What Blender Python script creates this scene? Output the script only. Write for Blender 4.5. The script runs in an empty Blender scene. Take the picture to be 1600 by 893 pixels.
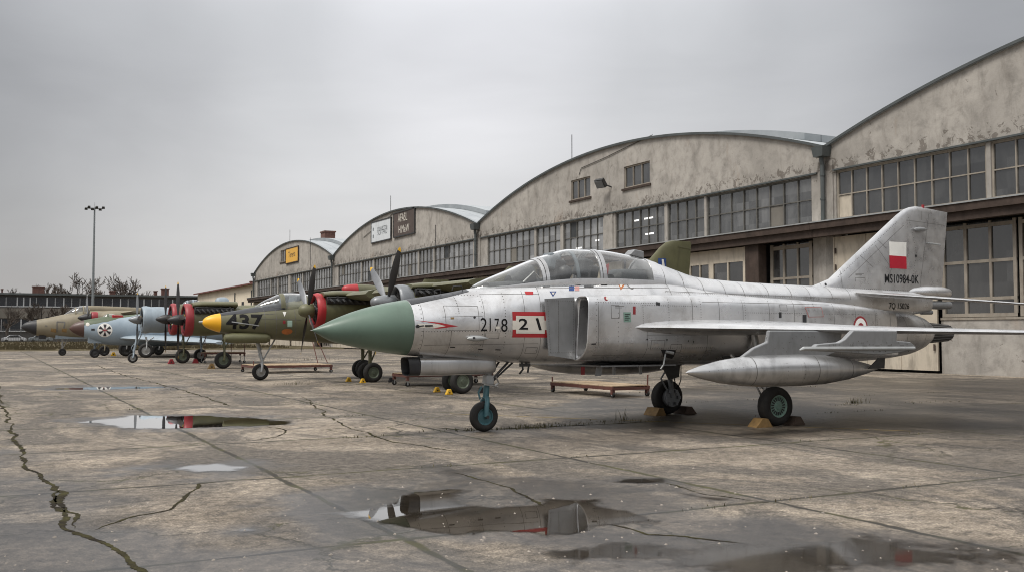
import bpy, bmesh, math, random
import numpy as np
from mathutils import Vector, Matrix
from mathutils.bvhtree import BVHTree
R = math.radians
random.seed(7)
S = bpy.context.scene
COL = S.collection

# ------------------------------------------------------------------ camera
F_PX, CAM_H, YAW, PITCH = 1556.0, 1.75, R(27.9), math.atan(73.5/1556)
cam_d = bpy.data.cameras.new('camera')
cam = bpy.data.objects.new('camera', cam_d)
COL.objects.link(cam)
cam.location = (0, 0, CAM_H)
cam.rotation_euler = (R(90)+PITCH, 0, -YAW)
cam_d.sensor_width = 36
cam_d.lens = 36*F_PX/1600
cam_d.clip_start = .1
cam_d.clip_end = 6000
cam_d.dof.use_dof = True
cam_d.dof.focus_distance = 17.0
cam_d.dof.aperture_fstop = 4.0
S.camera = cam
S.cycles.filter_width = 1.0
S.cycles.use_denoising = True

# ------------------------------------------------------------------ sky
SUN_EL, SUN_AZ = R(60), R(-105)          # azimuth measured from +Y towards +X
w = bpy.data.worlds.new('World'); S.world = w; w.use_nodes = True
nt = w.node_tree; N = nt.nodes; L = nt.links
N.clear()
out = N.new('ShaderNodeOutputWorld'); bg = N.new('ShaderNodeBackground')
bg.inputs['Strength'].default_value = .1
sky = N.new('ShaderNodeTexSky'); sky.sky_type = 'NISHITA'; sky.sun_disc = False
sky.sun_elevation = SUN_EL; sky.sun_rotation = SUN_AZ
sky.air_density = 1.0; sky.dust_density = 3.0
tc = N.new('ShaderNodeTexCoord')
sep = N.new('ShaderNodeSeparateXYZ'); L.new(tc.outputs['Generated'], sep.inputs[0])
# overcast deck: brightness by elevation
rp = N.new('ShaderNodeValToRGB'); L.new(sep.outputs['Z'], rp.inputs[0])
cr = rp.color_ramp; cr.interpolation = 'B_SPLINE'
cr.elements[0].position = 0.0; cr.elements[0].color = (.40, .384, .378, 1)
cr.elements[1].position = 1.0; cr.elements[1].color = (1.75, 1.77, 1.8, 1)
for p_, c_ in ((.08, (.385, .378, .376, 1)), (.17, (.345, .343, .346, 1)), (.30, (.275, .277, .284, 1)), (.42, (.55, .56, .575, 1)), (.6, (1.5, 1.52, 1.55, 1))):
    e = cr.elements.new(p_); e.color = c_
# soft cloud banks
mp = N.new('ShaderNodeMapping'); mp.inputs['Scale'].default_value = (1.3, 1.3, 4.5); mp.inputs['Rotation'].default_value = (0.15, .1, .6)
L.new(tc.outputs['Generated'], mp.inputs[0])
nz = N.new('ShaderNodeTexNoise'); nz.inputs['Scale'].default_value = 1.7; nz.inputs['Detail'].default_value = 6; nz.inputs['Roughness'].default_value = .5
nz.inputs['Distortion'].default_value = .4
L.new(mp.outputs[0], nz.inputs[0])
mr = N.new('ShaderNodeMapRange'); mr.inputs['From Min'].default_value = .3; mr.inputs['From Max'].default_value = .7
mr.inputs['To Min'].default_value = 7.0; mr.inputs['To Max'].default_value = 9.0
L.new(nz.outputs['Fac'], mr.inputs[0])
mul = N.new('ShaderNodeMix'); mul.data_type = 'RGBA'; mul.blend_type = 'MULTIPLY'; mul.inputs['Factor'].default_value = 1
# thin, bright part of the cloud deck low above the hangars
vd = N.new('ShaderNodeVectorMath'); vd.operation = 'DOT_PRODUCT'; L.new(tc.outputs['Generated'], vd.inputs[0])
ga, ge = R(25.5), R(17); vd.inputs[1].default_value = (math.sin(ga)*math.cos(ge), math.cos(ga)*math.cos(ge), math.sin(ge))
gr = N.new('ShaderNodeValToRGB'); L.new(vd.outputs['Value'], gr.inputs[0]); g_ = gr.color_ramp; g_.interpolation = 'EASE'
g_.elements[0].position = .30; g_.elements[0].color = (.72, .72, .72, 1); g_.elements[1].position = 1.0; g_.elements[1].color = (1.5, 1.49, 1.5, 1)
for p_, v_ in ((.74, .70), (.89, .68), (.955, .98), (.985, 1.18)):
    e = g_.elements.new(p_); e.color = (v_, v_, v_, 1)
m0 = N.new('ShaderNodeMix'); m0.data_type = 'RGBA'; m0.blend_type = 'MULTIPLY'; m0.inputs['Factor'].default_value = 1
L.new(rp.outputs[0], m0.inputs['A']); L.new(gr.outputs[0], m0.inputs['B'])
L.new(m0.outputs['Result'], mul.inputs['A']); L.new(mr.outputs[0], mul.inputs['B'])
mixs = N.new('ShaderNodeMix'); mixs.data_type = 'RGBA'; mixs.inputs['Factor'].default_value = .94
L.new(sky.outputs[0], mixs.inputs['A']); L.new(mul.outputs['Result'], mixs.inputs['B'])
L.new(mixs.outputs['Result'], bg.inputs['Color']); L.new(bg.outputs[0], out.inputs['Surface'])

# ------------------------------------------------------------------ sun (thin, through the overcast)
sd = bpy.data.lights.new('sun', 'SUN'); sun = bpy.data.objects.new('sun', sd); COL.objects.link(sun)
sd.energy = 1.4; sd.angle = R(20); sd.color = (1, .96, .9)
dv = Vector((math.sin(SUN_AZ)*math.cos(SUN_EL), math.cos(SUN_AZ)*math.cos(SUN_EL), math.sin(SUN_EL)))
sun.rotation_euler = dv.to_track_quat('Z', 'Y').to_euler()
sun.location = (0, 0, 60)

vs = S.view_settings
vs.view_transform = 'Standard'; vs.look = 'None'; vs.gamma = 1; vs.exposure = 1.05; vs.use_curve_mapping = False

# ------------------------------------------------------------------ photo geometry: pixel of the 1600x893 photograph -> world point
def ray(px, py):
    x = (px-800)/F_PX; y = (446.5-py)/F_PX
    fw = math.cos(PITCH)-y*math.sin(PITCH); up = math.sin(PITCH)+y*math.cos(PITCH)
    return Vector((fw*math.sin(YAW)+x*math.cos(YAW), fw*math.cos(YAW)-x*math.sin(YAW), up))
def gp(px, py):
    r = ray(px, py); t = -CAM_H/r.z; return (r.x*t, r.y*t)
def xz(px, py, Y):
    r = ray(px, py); t = Y/r.y; return (r.x*t, r.z*t+CAM_H)
def yz(px, py, X):
    r = ray(px, py); t = X/r.x; return (r.y*t, r.z*t+CAM_H)

# ------------------------------------------------------------------ materials
MATS = {}
def newmat(name):
    m = bpy.data.materials.new(name); m.use_nodes = True
    nt = m.node_tree
    return m, nt.nodes, nt.links, nt.nodes['Principled BSDF']
def node(N, t, **kw):
    n = N.new(t)
    for k, v in kw.items():
        if k in n.inputs: n.inputs[k].default_value = v
        else: setattr(n, k, v)
    return n
def noise(N, L, co, scale, detail=4, rough=.55, dist=0, stretch=None):
    if stretch:
        mp = N.new('ShaderNodeMapping'); mp.inputs['Scale'].default_value = stretch
        L.new(co, mp.inputs[0]); co = mp.outputs[0]
    n = node(N, 'ShaderNodeTexNoise', Scale=scale, Detail=detail, Roughness=rough, Distortion=dist)
    L.new(co, n.inputs['Vector'])
    return n.outputs['Fac']
def ramp(N, L, fac, stops):
    r = N.new('ShaderNodeValToRGB'); L.new(fac, r.inputs[0])
    c = r.color_ramp
    while len(c.elements) > 1: c.elements.remove(c.elements[-1])
    c.elements[0].position = stops[0][0]; c.elements[0].color = col4(stops[0][1])
    for p, v in stops[1:]:
        e = c.elements.new(p); e.color = col4(v)
    return r.outputs[0]
def col4(v):
    return (v, v, v, 1) if isinstance(v, (int, float)) else (*v, 1)
def mixc(N, L, fac, a, b, mode='MIX'):
    m = N.new('ShaderNodeMix'); m.data_type = 'RGBA'; m.blend_type = mode
    for s, v in (('Factor', fac), ('A', a), ('B', b)):
        if isinstance(v, bpy.types.NodeSocket): L.new(v, m.inputs[s])
        elif s == 'Factor': m.inputs[s].default_value = v
        else: m.inputs[s].default_value = col4(v)
    return m.outputs['Result']
def math_(N, L, op, a, b=0, clamp=False):
    m = N.new('ShaderNodeMath'); m.operation = op; m.use_clamp = clamp
    for i, v in enumerate((a, b)):
        if isinstance(v, bpy.types.NodeSocket): L.new(v, m.inputs[i])
        else: m.inputs[i].default_value = v
    return m.outputs[0]
def bump(N, L, P, h, strength=.3, dist=.02):
    b = node(N, 'ShaderNodeBump', Strength=strength, Distance=dist)
    L.new(h, b.inputs['Height']); L.new(b.outputs[0], P.inputs['Normal'])

def paint(name, c, rough=.5, metal=0, var=.15, scale=1.5, dirt=.3, bumpy=.0, spec=.5, dirtcol=(.05, .042, .034), streak=(1, 1, .25)):
    """painted / bare surface with tonal variation, grime and uneven gloss"""
    if name in MATS: return MATS[name]
    m, N, L, P = newmat(name)
    co = N.new('ShaderNodeTexCoord').outputs['Object']
    n1 = noise(N, L, co, scale, 5, .6)
    lo = tuple(x*(1-var) for x in c); hi = tuple(min(1, x*(1+var)) for x in c)
    base = ramp(N, L, n1, [(.3, lo), (.7, hi)])
    n2 = noise(N, L, co, scale*2.7, 8, .68, .3, streak)
    d = ramp(N, L, n2, [(.5, 0.0), (.8, 1.0)])
    d = math_(N, L, 'MULTIPLY', d, dirt)
    L.new(mixc(N, L, d, base, dirtcol), P.inputs['Base Color'])
    n3 = noise(N, L, co, scale*6, 4, .6)
    rr = node(N, 'ShaderNodeMapRange'); L.new(n3, rr.inputs[0])
    rr.inputs['To Min'].default_value = max(.03, rough-.12); rr.inputs['To Max'].default_value = min(1, rough+.12)
    L.new(rr.outputs[0], P.inputs['Roughness'])
    P.inputs['Metallic'].default_value = metal
    P.inputs['Specular IOR Level'].default_value = spec
    if bumpy: bump(N, L, P, n2, bumpy, .02)
    MATS[name] = m
    return m

def silver_mat():
    m, N, L, P = newmat('silver_skin')
    co = N.new('ShaderNodeTexCoord').outputs['Object']
    n1 = noise(N, L, co, .9, 4, .6, .2)
    base = ramp(N, L, n1, [(.28, (.52, .525, .535)), (.5, (.66, .66, .665)), (.72, (.75, .745, .74))])
    # rectangular skin panels of slightly different tone
    mp = N.new('ShaderNodeMapping'); mp.inputs['Rotation'].default_value = (R(90), 0, 0); L.new(co, mp.inputs[0])
    br = node(N, 'ShaderNodeTexBrick', Scale=1.0); br.inputs['Color1'].default_value = col4(.9); br.inputs['Color2'].default_value = col4(1.0)
    br.inputs['Mortar'].default_value = col4(.93); br.inputs['Mortar Size'].default_value = .003
    br.inputs['Brick Width'].default_value = .9; br.inputs['Row Height'].default_value = .42
    L.new(mp.outputs[0], br.inputs['Vector'])
    base = mixc(N, L, .55, base, br.outputs[0], 'MULTIPLY')
    # vertical run-off streaks, grime blotches, brownish stains
    st = noise(N, L, co, 2.2, 7, .62, .3, (1.5, 1.5, .45))
    s1 = ramp(N, L, st, [(.52, 0.0), (.82, .34)])
    base = mixc(N, L, s1, base, (.13, .125, .12))
    bl = noise(N, L, co, 1.6, 9, .72, .5)
    s2 = ramp(N, L, bl, [(.52, 0.0), (.74, .42)])
    base = mixc(N, L, s2, base, (.20, .17, .14))
    sp = noise(N, L, co, 28, 3, .6)
    s3 = ramp(N, L, sp, [(.66, 0.0), (.75, .45)])
    base = mixc(N, L, s3, base, (.16, .15, .14))
    L.new(base, P.inputs['Base Color'])
    P.inputs['Metallic'].default_value = .82
    rr = ramp(N, L, noise(N, L, co, 5, 5, .6), [(.3, .24), (.7, .40)])
    L.new(rr, P.inputs['Roughness'])
    wv = noise(N, L, co, 2.6, 3, .5)
    bump(N, L, P, wv, .16, .03)
    return m
SILVER = silver_mat()

def glass_mat(name, tint=(.82, .86, .86), refl=1.0, rough=.03):
    m, N, L, P = newmat(name); N.remove(P)
    o = [n for n in N if n.type == 'OUTPUT_MATERIAL'][0]
    tr = node(N, 'ShaderNodeBsdfTransparent'); tr.inputs[0].default_value = col4(tint)
    gl = node(N, 'ShaderNodeBsdfGlossy', Roughness=rough); gl.inputs[0].default_value = col4(.95)
    ge = N.new('ShaderNodeNewGeometry'); dt = N.new('ShaderNodeVectorMath'); dt.operation = 'DOT_PRODUCT'; L.new(ge.outputs['Incoming'], dt.inputs[0]); L.new(ge.outputs['Normal'], dt.inputs[1])
    sch = math_(N, L, 'POWER', math_(N, L, 'SUBTRACT', 1, math_(N, L, 'ABSOLUTE', dt.outputs['Value']), True), 4.0)
    sch = math_(N, L, 'ADD', math_(N, L, 'MULTIPLY', sch, .9), .045)
    co = N.new('ShaderNodeTexCoord').outputs['Object']
    bn = node(N, 'ShaderNodeBump', Strength=.08, Distance=.02); L.new(noise(N, L, co, 4, 2), bn.inputs['Height'])
    L.new(bn.outputs[0], gl.inputs['Normal'])
    fac = math_(N, L, 'MULTIPLY', sch, refl, True)
    ms = N.new('ShaderNodeMixShader'); L.new(fac, ms.inputs[0]); L.new(tr.outputs[0], ms.inputs[1]); L.new(gl.outputs[0], ms.inputs[2])
    # dusty film
    df = node(N, 'ShaderNodeBsdfDiffuse'); df.inputs[0].default_value = col4((.6, .6, .585))
    m2 = N.new('ShaderNodeMixShader')
    L.new(ramp(N, L, noise(N, L, co, 3, 6, .65), [(.35, .012), (.75, .05)]), m2.inputs[0])
    L.new(ms.outputs[0], m2.inputs[1]); L.new(df.outputs[0], m2.inputs[2])
    L.new(m2.outputs[0], o.inputs[0])
    return m
CANOPY_GLASS = glass_mat('canopy_plexiglass', tint=(.93, .945, .94), refl=1.9)

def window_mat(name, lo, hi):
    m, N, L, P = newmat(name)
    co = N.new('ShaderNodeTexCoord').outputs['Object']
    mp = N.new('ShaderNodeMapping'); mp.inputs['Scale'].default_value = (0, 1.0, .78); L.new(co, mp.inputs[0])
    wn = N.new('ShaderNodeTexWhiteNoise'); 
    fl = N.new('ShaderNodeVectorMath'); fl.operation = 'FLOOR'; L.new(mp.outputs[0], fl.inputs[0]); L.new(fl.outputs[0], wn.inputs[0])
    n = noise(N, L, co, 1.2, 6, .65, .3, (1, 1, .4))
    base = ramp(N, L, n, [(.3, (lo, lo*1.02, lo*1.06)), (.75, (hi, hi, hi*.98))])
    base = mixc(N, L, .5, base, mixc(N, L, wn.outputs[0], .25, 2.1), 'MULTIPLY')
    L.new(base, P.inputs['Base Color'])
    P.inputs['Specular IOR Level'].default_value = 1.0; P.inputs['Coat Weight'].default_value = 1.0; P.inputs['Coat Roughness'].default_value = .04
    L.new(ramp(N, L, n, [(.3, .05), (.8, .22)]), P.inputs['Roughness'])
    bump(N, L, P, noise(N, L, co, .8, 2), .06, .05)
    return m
WINDOW = window_mat('dark_window_glass', .016, .05); WINDOW_MID = window_mat('dusty_sky_window_glass', .035, .12); WINDOW_FAR = window_mat('pale_sky_window_glass', .11, .22)  # dusty and pale panes have grazing sky reflection painted into the base colour

def wall_mat(name, c, dark=(.10, .085, .07)):
    m, N, L, P = newmat(name)
    co = N.new('ShaderNodeTexCoord').outputs['Object']
    n1 = noise(N, L, co, .22, 6, .6, .4)
    n2 = noise(N, L, co, 1.3, 8, .68, .3)
    base = ramp(N, L, n2, [(.28, tuple(x*.6 for x in c)), (.5, c), (.72, tuple(x*1.18 for x in c))])
    base = mixc(N, L, ramp(N, L, n1, [(.40, 0.0), (.62, .65)]), base, tuple(x*.62 for x in c))
    st = noise(N, L, co, 1.1, 8, .7, .6, (1, 1.2, .42))
    base = mixc(N, L, ramp(N, L, st, [(.5, 0.0), (.74, .45)]), base, dark)
    # spalled plaster: dark chips gathered in bands above the glazing and low on the wall
    ch = noise(N, L, co, 2.1, 9, .75, .8)
    sx = N.new('ShaderNodeSeparateXYZ'); L.new(co, sx.inputs[0])
    b1 = ramp(N, L, math_(N, L, 'ABSOLUTE', math_(N, L, 'SUBTRACT', sx.outputs['Z'], 10.0)), [(0, .15), (.8, 0.02)])
    chips = ramp(N, L, math_(N, L, 'ADD', ch, b1), [(.655, 0.0), (.675, 1.0)])
    base = mixc(N, L, math_(N, L, 'MULTIPLY', chips, .62), base, (.085, .068, .055))
    rust = noise(N, L, co, .5, 6, .65, .5, (1, 1, .3))
    base = mixc(N, L, ramp(N, L, rust, [(.62, 0.0), (.76, .35)]), base, (.26, .15, .075))
    L.new(base, P.inputs['Base Color'])
    P.inputs['Roughness'].default_value = .93; P.inputs['Specular IOR Level'].default_value = .2
    h = math_(N, L, 'SUBTRACT', noise(N, L, co, 9, 6, .7), chips)
    bump(N, L, P, h, .35, .03)
    return m
PLASTER = wall_mat('weathered_plaster', (.388, .362, .328))

def ground_mat():
    m, N, L, P = newmat('cracked_concrete')
    co = N.new('ShaderNodeTexCoord').outputs['Object']
    sx = N.new('ShaderNodeSeparateXYZ'); L.new(co, sx.inputs[0])
    at = N.new('ShaderNodeAttribute'); at.attribute_name = 'damp_shade'; damp_shade = at.outputs['Fac']
    big = noise(N, L, co, .16, 7, .62, .6)
    mid = noise(N, L, co, .75, 9, .66, .5)
    fine = noise(N, L, co, 8, 9, .8)
    grit = noise(N, L, co, 42, 6, .85)
    base = ramp(N, L, mid, [(.30, (.136, .111, .084)), (.5, (.245, .204, .158)), (.68, (.345, .293, .232))])
    base = mixc(N, L, ramp(N, L, big, [(.4, 0.0), (.66, .62)]), base, (.135, .117, .098))
    # slab to slab differences
    S_ = 4.1
    def slab(sock, off):
        return math_(N, L, 'DIVIDE', math_(N, L, 'SUBTRACT', sock, off), S_)
    u, v = slab(sx.outputs['X'], 7.3), slab(sx.outputs['Y'], 12.1)
    cb = N.new('ShaderNodeCombineXYZ'); L.new(math_(N, L, 'FLOOR', u), cb.inputs[0]); L.new(math_(N, L, 'FLOOR', v), cb.inputs[1])
    wn = N.new('ShaderNodeTexWhiteNoise'); L.new(cb.outputs[0], wn.inputs[0])
    base = mixc(N, L, .9, base, ramp(N, L, wn.outputs['Value'], [(0, .70), (1, 1.10)]), 'MULTIPLY')
    # dark weathered blotches, exposed aggregate
    bl = noise(N, L, co, .42, 10, .72, 1.2, (1.0, .55, 1))
    base = mixc(N, L, ramp(N, L, bl, [(.465, 0.0), (.545, .80)]), base, (.075, .066, .057))
    bl2 = noise(N, L, co, 1.9, 9, .75, .9)
    base = mixc(N, L, ramp(N, L, bl2, [(.52, 0.0), (.62, .65)]), base, (.09, .078, .066))
    base = mixc(N, L, 1.0, base, ramp(N, L, fine, [(.38, .46), (.5, 1.0), (.62, 1.5)]), 'MULTIPLY')
    base = mixc(N, L, 1.0, base, ramp(N, L, grit, [(.38, .38), (.5, 1.0), (.62, 1.8)]), 'MULTIPLY')
    # joints: wandering, partly mossy, partly filled
    wob = noise(N, L, co, 1.1, 5, .65); wob2 = noise(N, L, co, 9, 4, .7)
    wo = math_(N, L, 'ADD', math_(N, L, 'MULTIPLY', math_(N, L, 'SUBTRACT', wob, .5), .16), math_(N, L, 'MULTIPLY', math_(N, L, 'SUBTRACT', wob2, .5), .035))
    def joint(sock, off):
        t = math_(N, L, 'ADD', math_(N, L, 'SUBTRACT', sock, off), wo)
        t = math_(N, L, 'DIVIDE', t, S_)
        t = math_(N, L, 'SUBTRACT', t, math_(N, L, 'ROUND', t))
        return math_(N, L, 'MULTIPLY', math_(N, L, 'ABSOLUTE', t), S_)
    j = math_(N, L, 'MINIMUM', joint(sx.outputs['X'], 7.3), joint(sx.outputs['Y'], 12.1))
    wid = ramp(N, L, noise(N, L, co, .8, 5, .7), [(.3, .018), (.72, .075)])
    jm = math_(N, L, 'SUBTRACT', 1, math_(N, L, 'DIVIDE', j, wid), True)
    jm = math_(N, L, 'MULTIPLY', jm, 2.2, True)
    # random hair cracks
    vo = node(N, 'ShaderNodeTexVoronoi', feature='DISTANCE_TO_EDGE', Scale=.27)
    mp = N.new('ShaderNodeMapping'); L.new(co, mp.inputs[0])
    ds = node(N, 'ShaderNodeTexNoise', Scale=.9, Detail=6, Roughness=.65); L.new(co, ds.inputs['Vector'])
    vm = N.new('ShaderNodeVectorMath'); vm.operation = 'MULTIPLY_ADD'; vm.inputs[1].default_value = (1.6, 1.6, 0); L.new(ds.outputs['Color'], vm.inputs[0]); L.new(co, vm.inputs[2])
    L.new(vm.outputs[0], vo.inputs['Vector'])
    cm = ramp(N, L, noise(N, L, co, .13, 3), [(.42, 0.0), (.5, 1.0)])
    ck = math_(N, L, 'MULTIPLY', ramp(N, L, vo.outputs['Distance'], [(.0, 1.0), (.0045, .55), (.007, 0.0)]), cm)
    lines = math_(N, L, 'MAXIMUM', jm, ck)
    moss = noise(N, L, co, .9, 6, .7)
    lc = mixc(N, L, ramp(N, L, moss, [(.45, 0.0), (.62, 1.0)]), (.03, .026, .021), (.062, .058, .020))
    halo = math_(N, L, 'SUBTRACT', 1, math_(N, L, 'DIVIDE', j, .35), True)
    base = mixc(N, L, math_(N, L, 'MULTIPLY', math_(N, L, 'MULTIPLY', halo, mid), .55), base, (.10, .088, .07))
    base = mixc(N, L, math_(N, L, 'MULTIPLY', lines, .97), base, lc)
    # green-brown dirt along the foot of the hangars
    edge = ramp(N, L, math_(N, L, 'ADD', math_(N, L, 'MULTIPLY', sx.outputs['X'], .03), math_(N, L, 'MULTIPLY', mid, .35)), [(1.10, 0.0), (1.24, .8)])
    base = mixc(N, L, edge, base, (.075, .068, .034))
    # dampness, with painted shade under the fighter and towards the near corners
    dn = math_(N, L, 'MULTIPLY', damp_shade, ramp(N, L, math_(N, L, 'ADD', mid, math_(N, L, 'MULTIPLY', damp_shade, .35)), [(.38, .35), (.62, 1.0)]))
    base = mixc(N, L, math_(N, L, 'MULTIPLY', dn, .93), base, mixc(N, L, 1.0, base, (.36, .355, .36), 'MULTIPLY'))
    L.new(base, P.inputs['Base Color'])
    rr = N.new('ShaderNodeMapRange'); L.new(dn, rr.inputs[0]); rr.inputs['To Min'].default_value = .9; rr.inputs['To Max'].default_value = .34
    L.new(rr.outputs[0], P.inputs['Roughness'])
    P.inputs['Specular IOR Level'].default_value = .35
    h = math_(N, L, 'ADD', math_(N, L, 'MULTIPLY', fine, .5), math_(N, L, 'MULTIPLY', grit, .35))
    h = math_(N, L, 'SUBTRACT', h, math_(N, L, 'MULTIPLY', lines, 1.2))
    bs = N.new('ShaderNodeMapRange'); L.new(dn, bs.inputs[0]); bs.inputs['To Min'].default_value = .55; bs.inputs['To Max'].default_value = .16
    b = node(N, 'ShaderNodeBump', Distance=.012); L.new(bs.outputs[0], b.inputs['Strength']); L.new(h, b.inputs['Height']); L.new(b.outputs[0], P.inputs['Normal'])
    return m

def water_mat(name='rain_water', rough=.015, k=1.6):
    m, N, L, P = newmat(name); N.remove(P)
    o = [n for n in N if n.type == 'OUTPUT_MATERIAL'][0]
    at = N.new('ShaderNodeAttribute'); at.attribute_name = 'depth'
    co = N.new('ShaderNodeTexCoord').outputs['Object']
    tr = node(N, 'ShaderNodeBsdfTransparent')
    df = node(N, 'ShaderNodeBsdfDiffuse')
    L.new(ramp(N, L, noise(N, L, co, 2.2, 6, .7), [(.3, (.020, .016, .012)), (.7, (.042, .034, .025))]), df.inputs[0])
    gl = node(N, 'ShaderNodeBsdfGlossy', Roughness=rough); gl.inputs[0].default_value = col4(1)
    bn = node(N, 'ShaderNodeBump', Strength=.05, Distance=.004); L.new(noise(N, L, co, 2.5, 3), bn.inputs['Height']); L.new(bn.outputs[0], gl.inputs['Normal'])
    fr = node(N, 'ShaderNodeFresnel', IOR=1.33)
    ms = N.new('ShaderNodeMixShader'); L.new(math_(N, L, 'MULTIPLY', fr.outputs[0], k, True), ms.inputs[0]); L.new(df.outputs[0], ms.inputs[1]); L.new(gl.outputs[0], ms.inputs[2])
    m2 = N.new('ShaderNodeMixShader'); L.new(at.outputs['Fac'], m2.inputs[0]); L.new(tr.outputs[0], m2.inputs[1]); L.new(ms.outputs[0], m2.inputs[2])
    L.new(m2.outputs[0], o.inputs[0])
    return m

M = dict(
    radome=paint('radome_green', (.105, .158, .122), .38, 0, .12, 1.3, .38, .05, .5, (.045, .06, .048)),
    black=paint('matt_black', (.018, .018, .02), .5, 0, .2, 3, .2),
    glare=paint('anti_glare_black', (.022, .023, .027), .45, 0, .2, 2, .1),
    olive=paint('olive_drab', (.105, .102, .050), .5, 0, .2, 1.2, .35),
    olive2=paint('olive_dark', (.110, .106, .058), .52, 0, .18, 1.2, .35),
    khaki=paint('khaki_tan', (.205, .175, .118), .55, 0, .14, 1.0, .3),
    bluegrey=paint('light_blue_grey', (.255, .305, .345), .5, 0, .1, .9, .32),
    camo=paint('camo_green', (.06, .085, .04), .55, 0, .2, 1, .3),
    brown=paint('nose_brown', (.075, .038, .03), .45, 0, .15, 1, .2),
    yellow=paint('signal_yellow', (.80, .40, .015), .4, 0, .06, 1, .12),
    red=paint('faded_red', (.36, .018, .022), .45, 0, .12, 1.2, .2),
    darkred=paint('cowl_red', (.26, .022, .028), .48, 0, .15, 1.2, .3),
    white=paint('white_paint', (.72, .71, .67), .5, 0, .05, 2, .12),
    offwhite=paint('aged_white', (.62, .585, .52), .55, 0, .06, 2, .15),
    rubber=paint('tyre_rubber', (.022, .021, .020), .75, 0, .25, 3, .35, .1, .3, (.09, .08, .065)),
    teal=paint('teal_hub', (.048, .125, .145), .45, 0, .15, 4, .3),
    palegreen=paint('pale_green_hub', (.19, .30, .25), .5, 0, .12, 4, .35),
    greenhub=paint('grey_green_hub', (.10, .12, .085), .5, 0, .15, 4, .35),
    greyhub=paint('grey_hub', (.33, .33, .32), .5, .3, .15, 4, .35),
    steel=paint('oleo_steel', (.42, .42, .41), .35, .7, .15, 5, .35),
    darksteel=paint('dark_metal', (.055, .055, .055), .45, .5, .25, 5, .3),
    tank=paint('tank_silver', (.50, .50, .50), .32, .85, .16, 1.6, .55, .08),
    pylon=paint('pylon_grey', (.235, .24, .245), .42, .4, .12, 3, .3),
    blade=paint('propeller_black', (.022, .022, .024), .42, 0, .2, 3, .2),
    bladegrey=paint('propeller_grey', (.17, .175, .185), .42, .3, .15, 3, .2),
    spingrey=paint('spinner_grey', (.19, .20, .21), .4, .3, .12, 3, .2),
    cream=paint('cream_door_paint', (.47, .415, .335), .65, 0, .15, .8, .62, .1, .3),
    mull=paint('window_bar_paint', (.27, .24, .20), .7, 0, .2, 1.5, .55, .0, .3, (.09, .05, .03)),
    mulldark=paint('dark_window_bar', (.10, .095, .085), .7, 0, .3, 1.5, .4),
    rust=paint('rusty_steel', (.060, .043, .035), .8, .1, .35, 1.5, .5, .2, .3, (.02, .014, .011)),
    flash=paint('zinc_flashing', (.085, .095, .095), .55, .3, .2, .8, .3),
    zinc=paint('zinc_edge', (.36, .37, .37), .5, .4, .15, 1, .35),
    trolleyred=paint('trolley_red_brown', (.105, .04, .03), .6, 0, .2, 3, .45),
    wood=paint('weathered_timber', (.36, .27, .175), .75, 0, .25, 3, .45, .2, .3),
    chockyellow=paint('chock_yellow', (.62, .36, .02), .55, 0, .12, 5, .35),
    chockochre=paint('chock_ochre', (.23, .14, .05), .7, 0, .2, 6, .5),
    chockbrown=paint('chock_brown', (.085, .058, .042), .8, 0, .25, 6, .4),
    cockpit=paint('cockpit_dark', (.035, .038, .04), .6, 0, .2, 5, .2),
    seatgrey=paint('seat_blue_grey', (.13, .15, .165), .6, 0, .15, 5, .3),
    seatblack=paint('seat_black', (.02, .02, .021), .45, 0, .2, 5, .1),
    ink=paint('stencil_black', (.014, .014, .015), .8, 0, .3, 8, .05, 0, .15),
    seam=paint('panel_gap', (.12, .115, .11), .7, 0, .3, 8, .1),
    brick=paint('chimney_brick', (.12, .058, .046), .85, 0, .3, 3, .3),
    rooftile=paint('red_roof_tile', (.135, .045, .038), .8, 0, .25, .6, .3),
    creamwall=paint('cream_wall', (.70, .62, .49), .85, 0, .08, .3, .2),
    farwall=paint('far_grey_wall', (.070, .067, .064), .9, 0, .15, .15, .4),
    farpanel=paint('far_beige_panel', (.155, .142, .122), .9, 0, .2, .3, .5),
    farframe=paint('far_white_frame', (.42, .43, .44), .7, 0, .12, .3, .3),
    fardark=paint('far_dark_glass', (.028, .031, .036), .25, 0, .4, .3, .1),
    bark=paint('winter_bark', (.085, .068, .056), .9, 0, .2, 1, .1),
    mast=paint('galvanised_mast', (.22, .24, .25), .5, .4, .12, .5, .2),
    fence=paint('fence_grey', (.085, .085, .085), .7, .2, .2, 1, .2),
    yellowline=paint('worn_yellow_line', (.34, .25, .09), .9, 0, .2, 3, .6),
    blue=paint('emblem_blue', (.02, .055, .20), .5, 0, .1, 3, .1),
    orange=paint('emblem_orange', (.42, .13, .03), .55, 0, .2, 5, .2),
    lightgreen=paint('placard_green', (.36, .50, .42), .55, 0, .15, 6, .2),
    lamp=None, signyellow=paint('sign_yellow', (.72, .40, .06), .5, 0, .06, .5, .15),  # lamp: glow for the gleams added on the panes
    signwhite=paint('sign_white', (.62, .65, .67), .45, 0, .05, .4, .2),
    signdark=paint('sign_dark_brown', (.075, .055, .048), .7, 0, .3, .6, .4),
    carwhite=paint('car_silver', (.55, .56, .58), .3, .2, .05, 1, .1),
)

def glint_mat():
    m, N, L, P = newmat('lit_glint_strip'); P.inputs['Base Color'].default_value = col4(.8)
    P.inputs['Emission Color'].default_value = (1, .97, .9, 1); P.inputs['Emission Strength'].default_value = .42
    return m
M['lamp'] = glint_mat()  # emission for the gleams added on the panes

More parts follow.
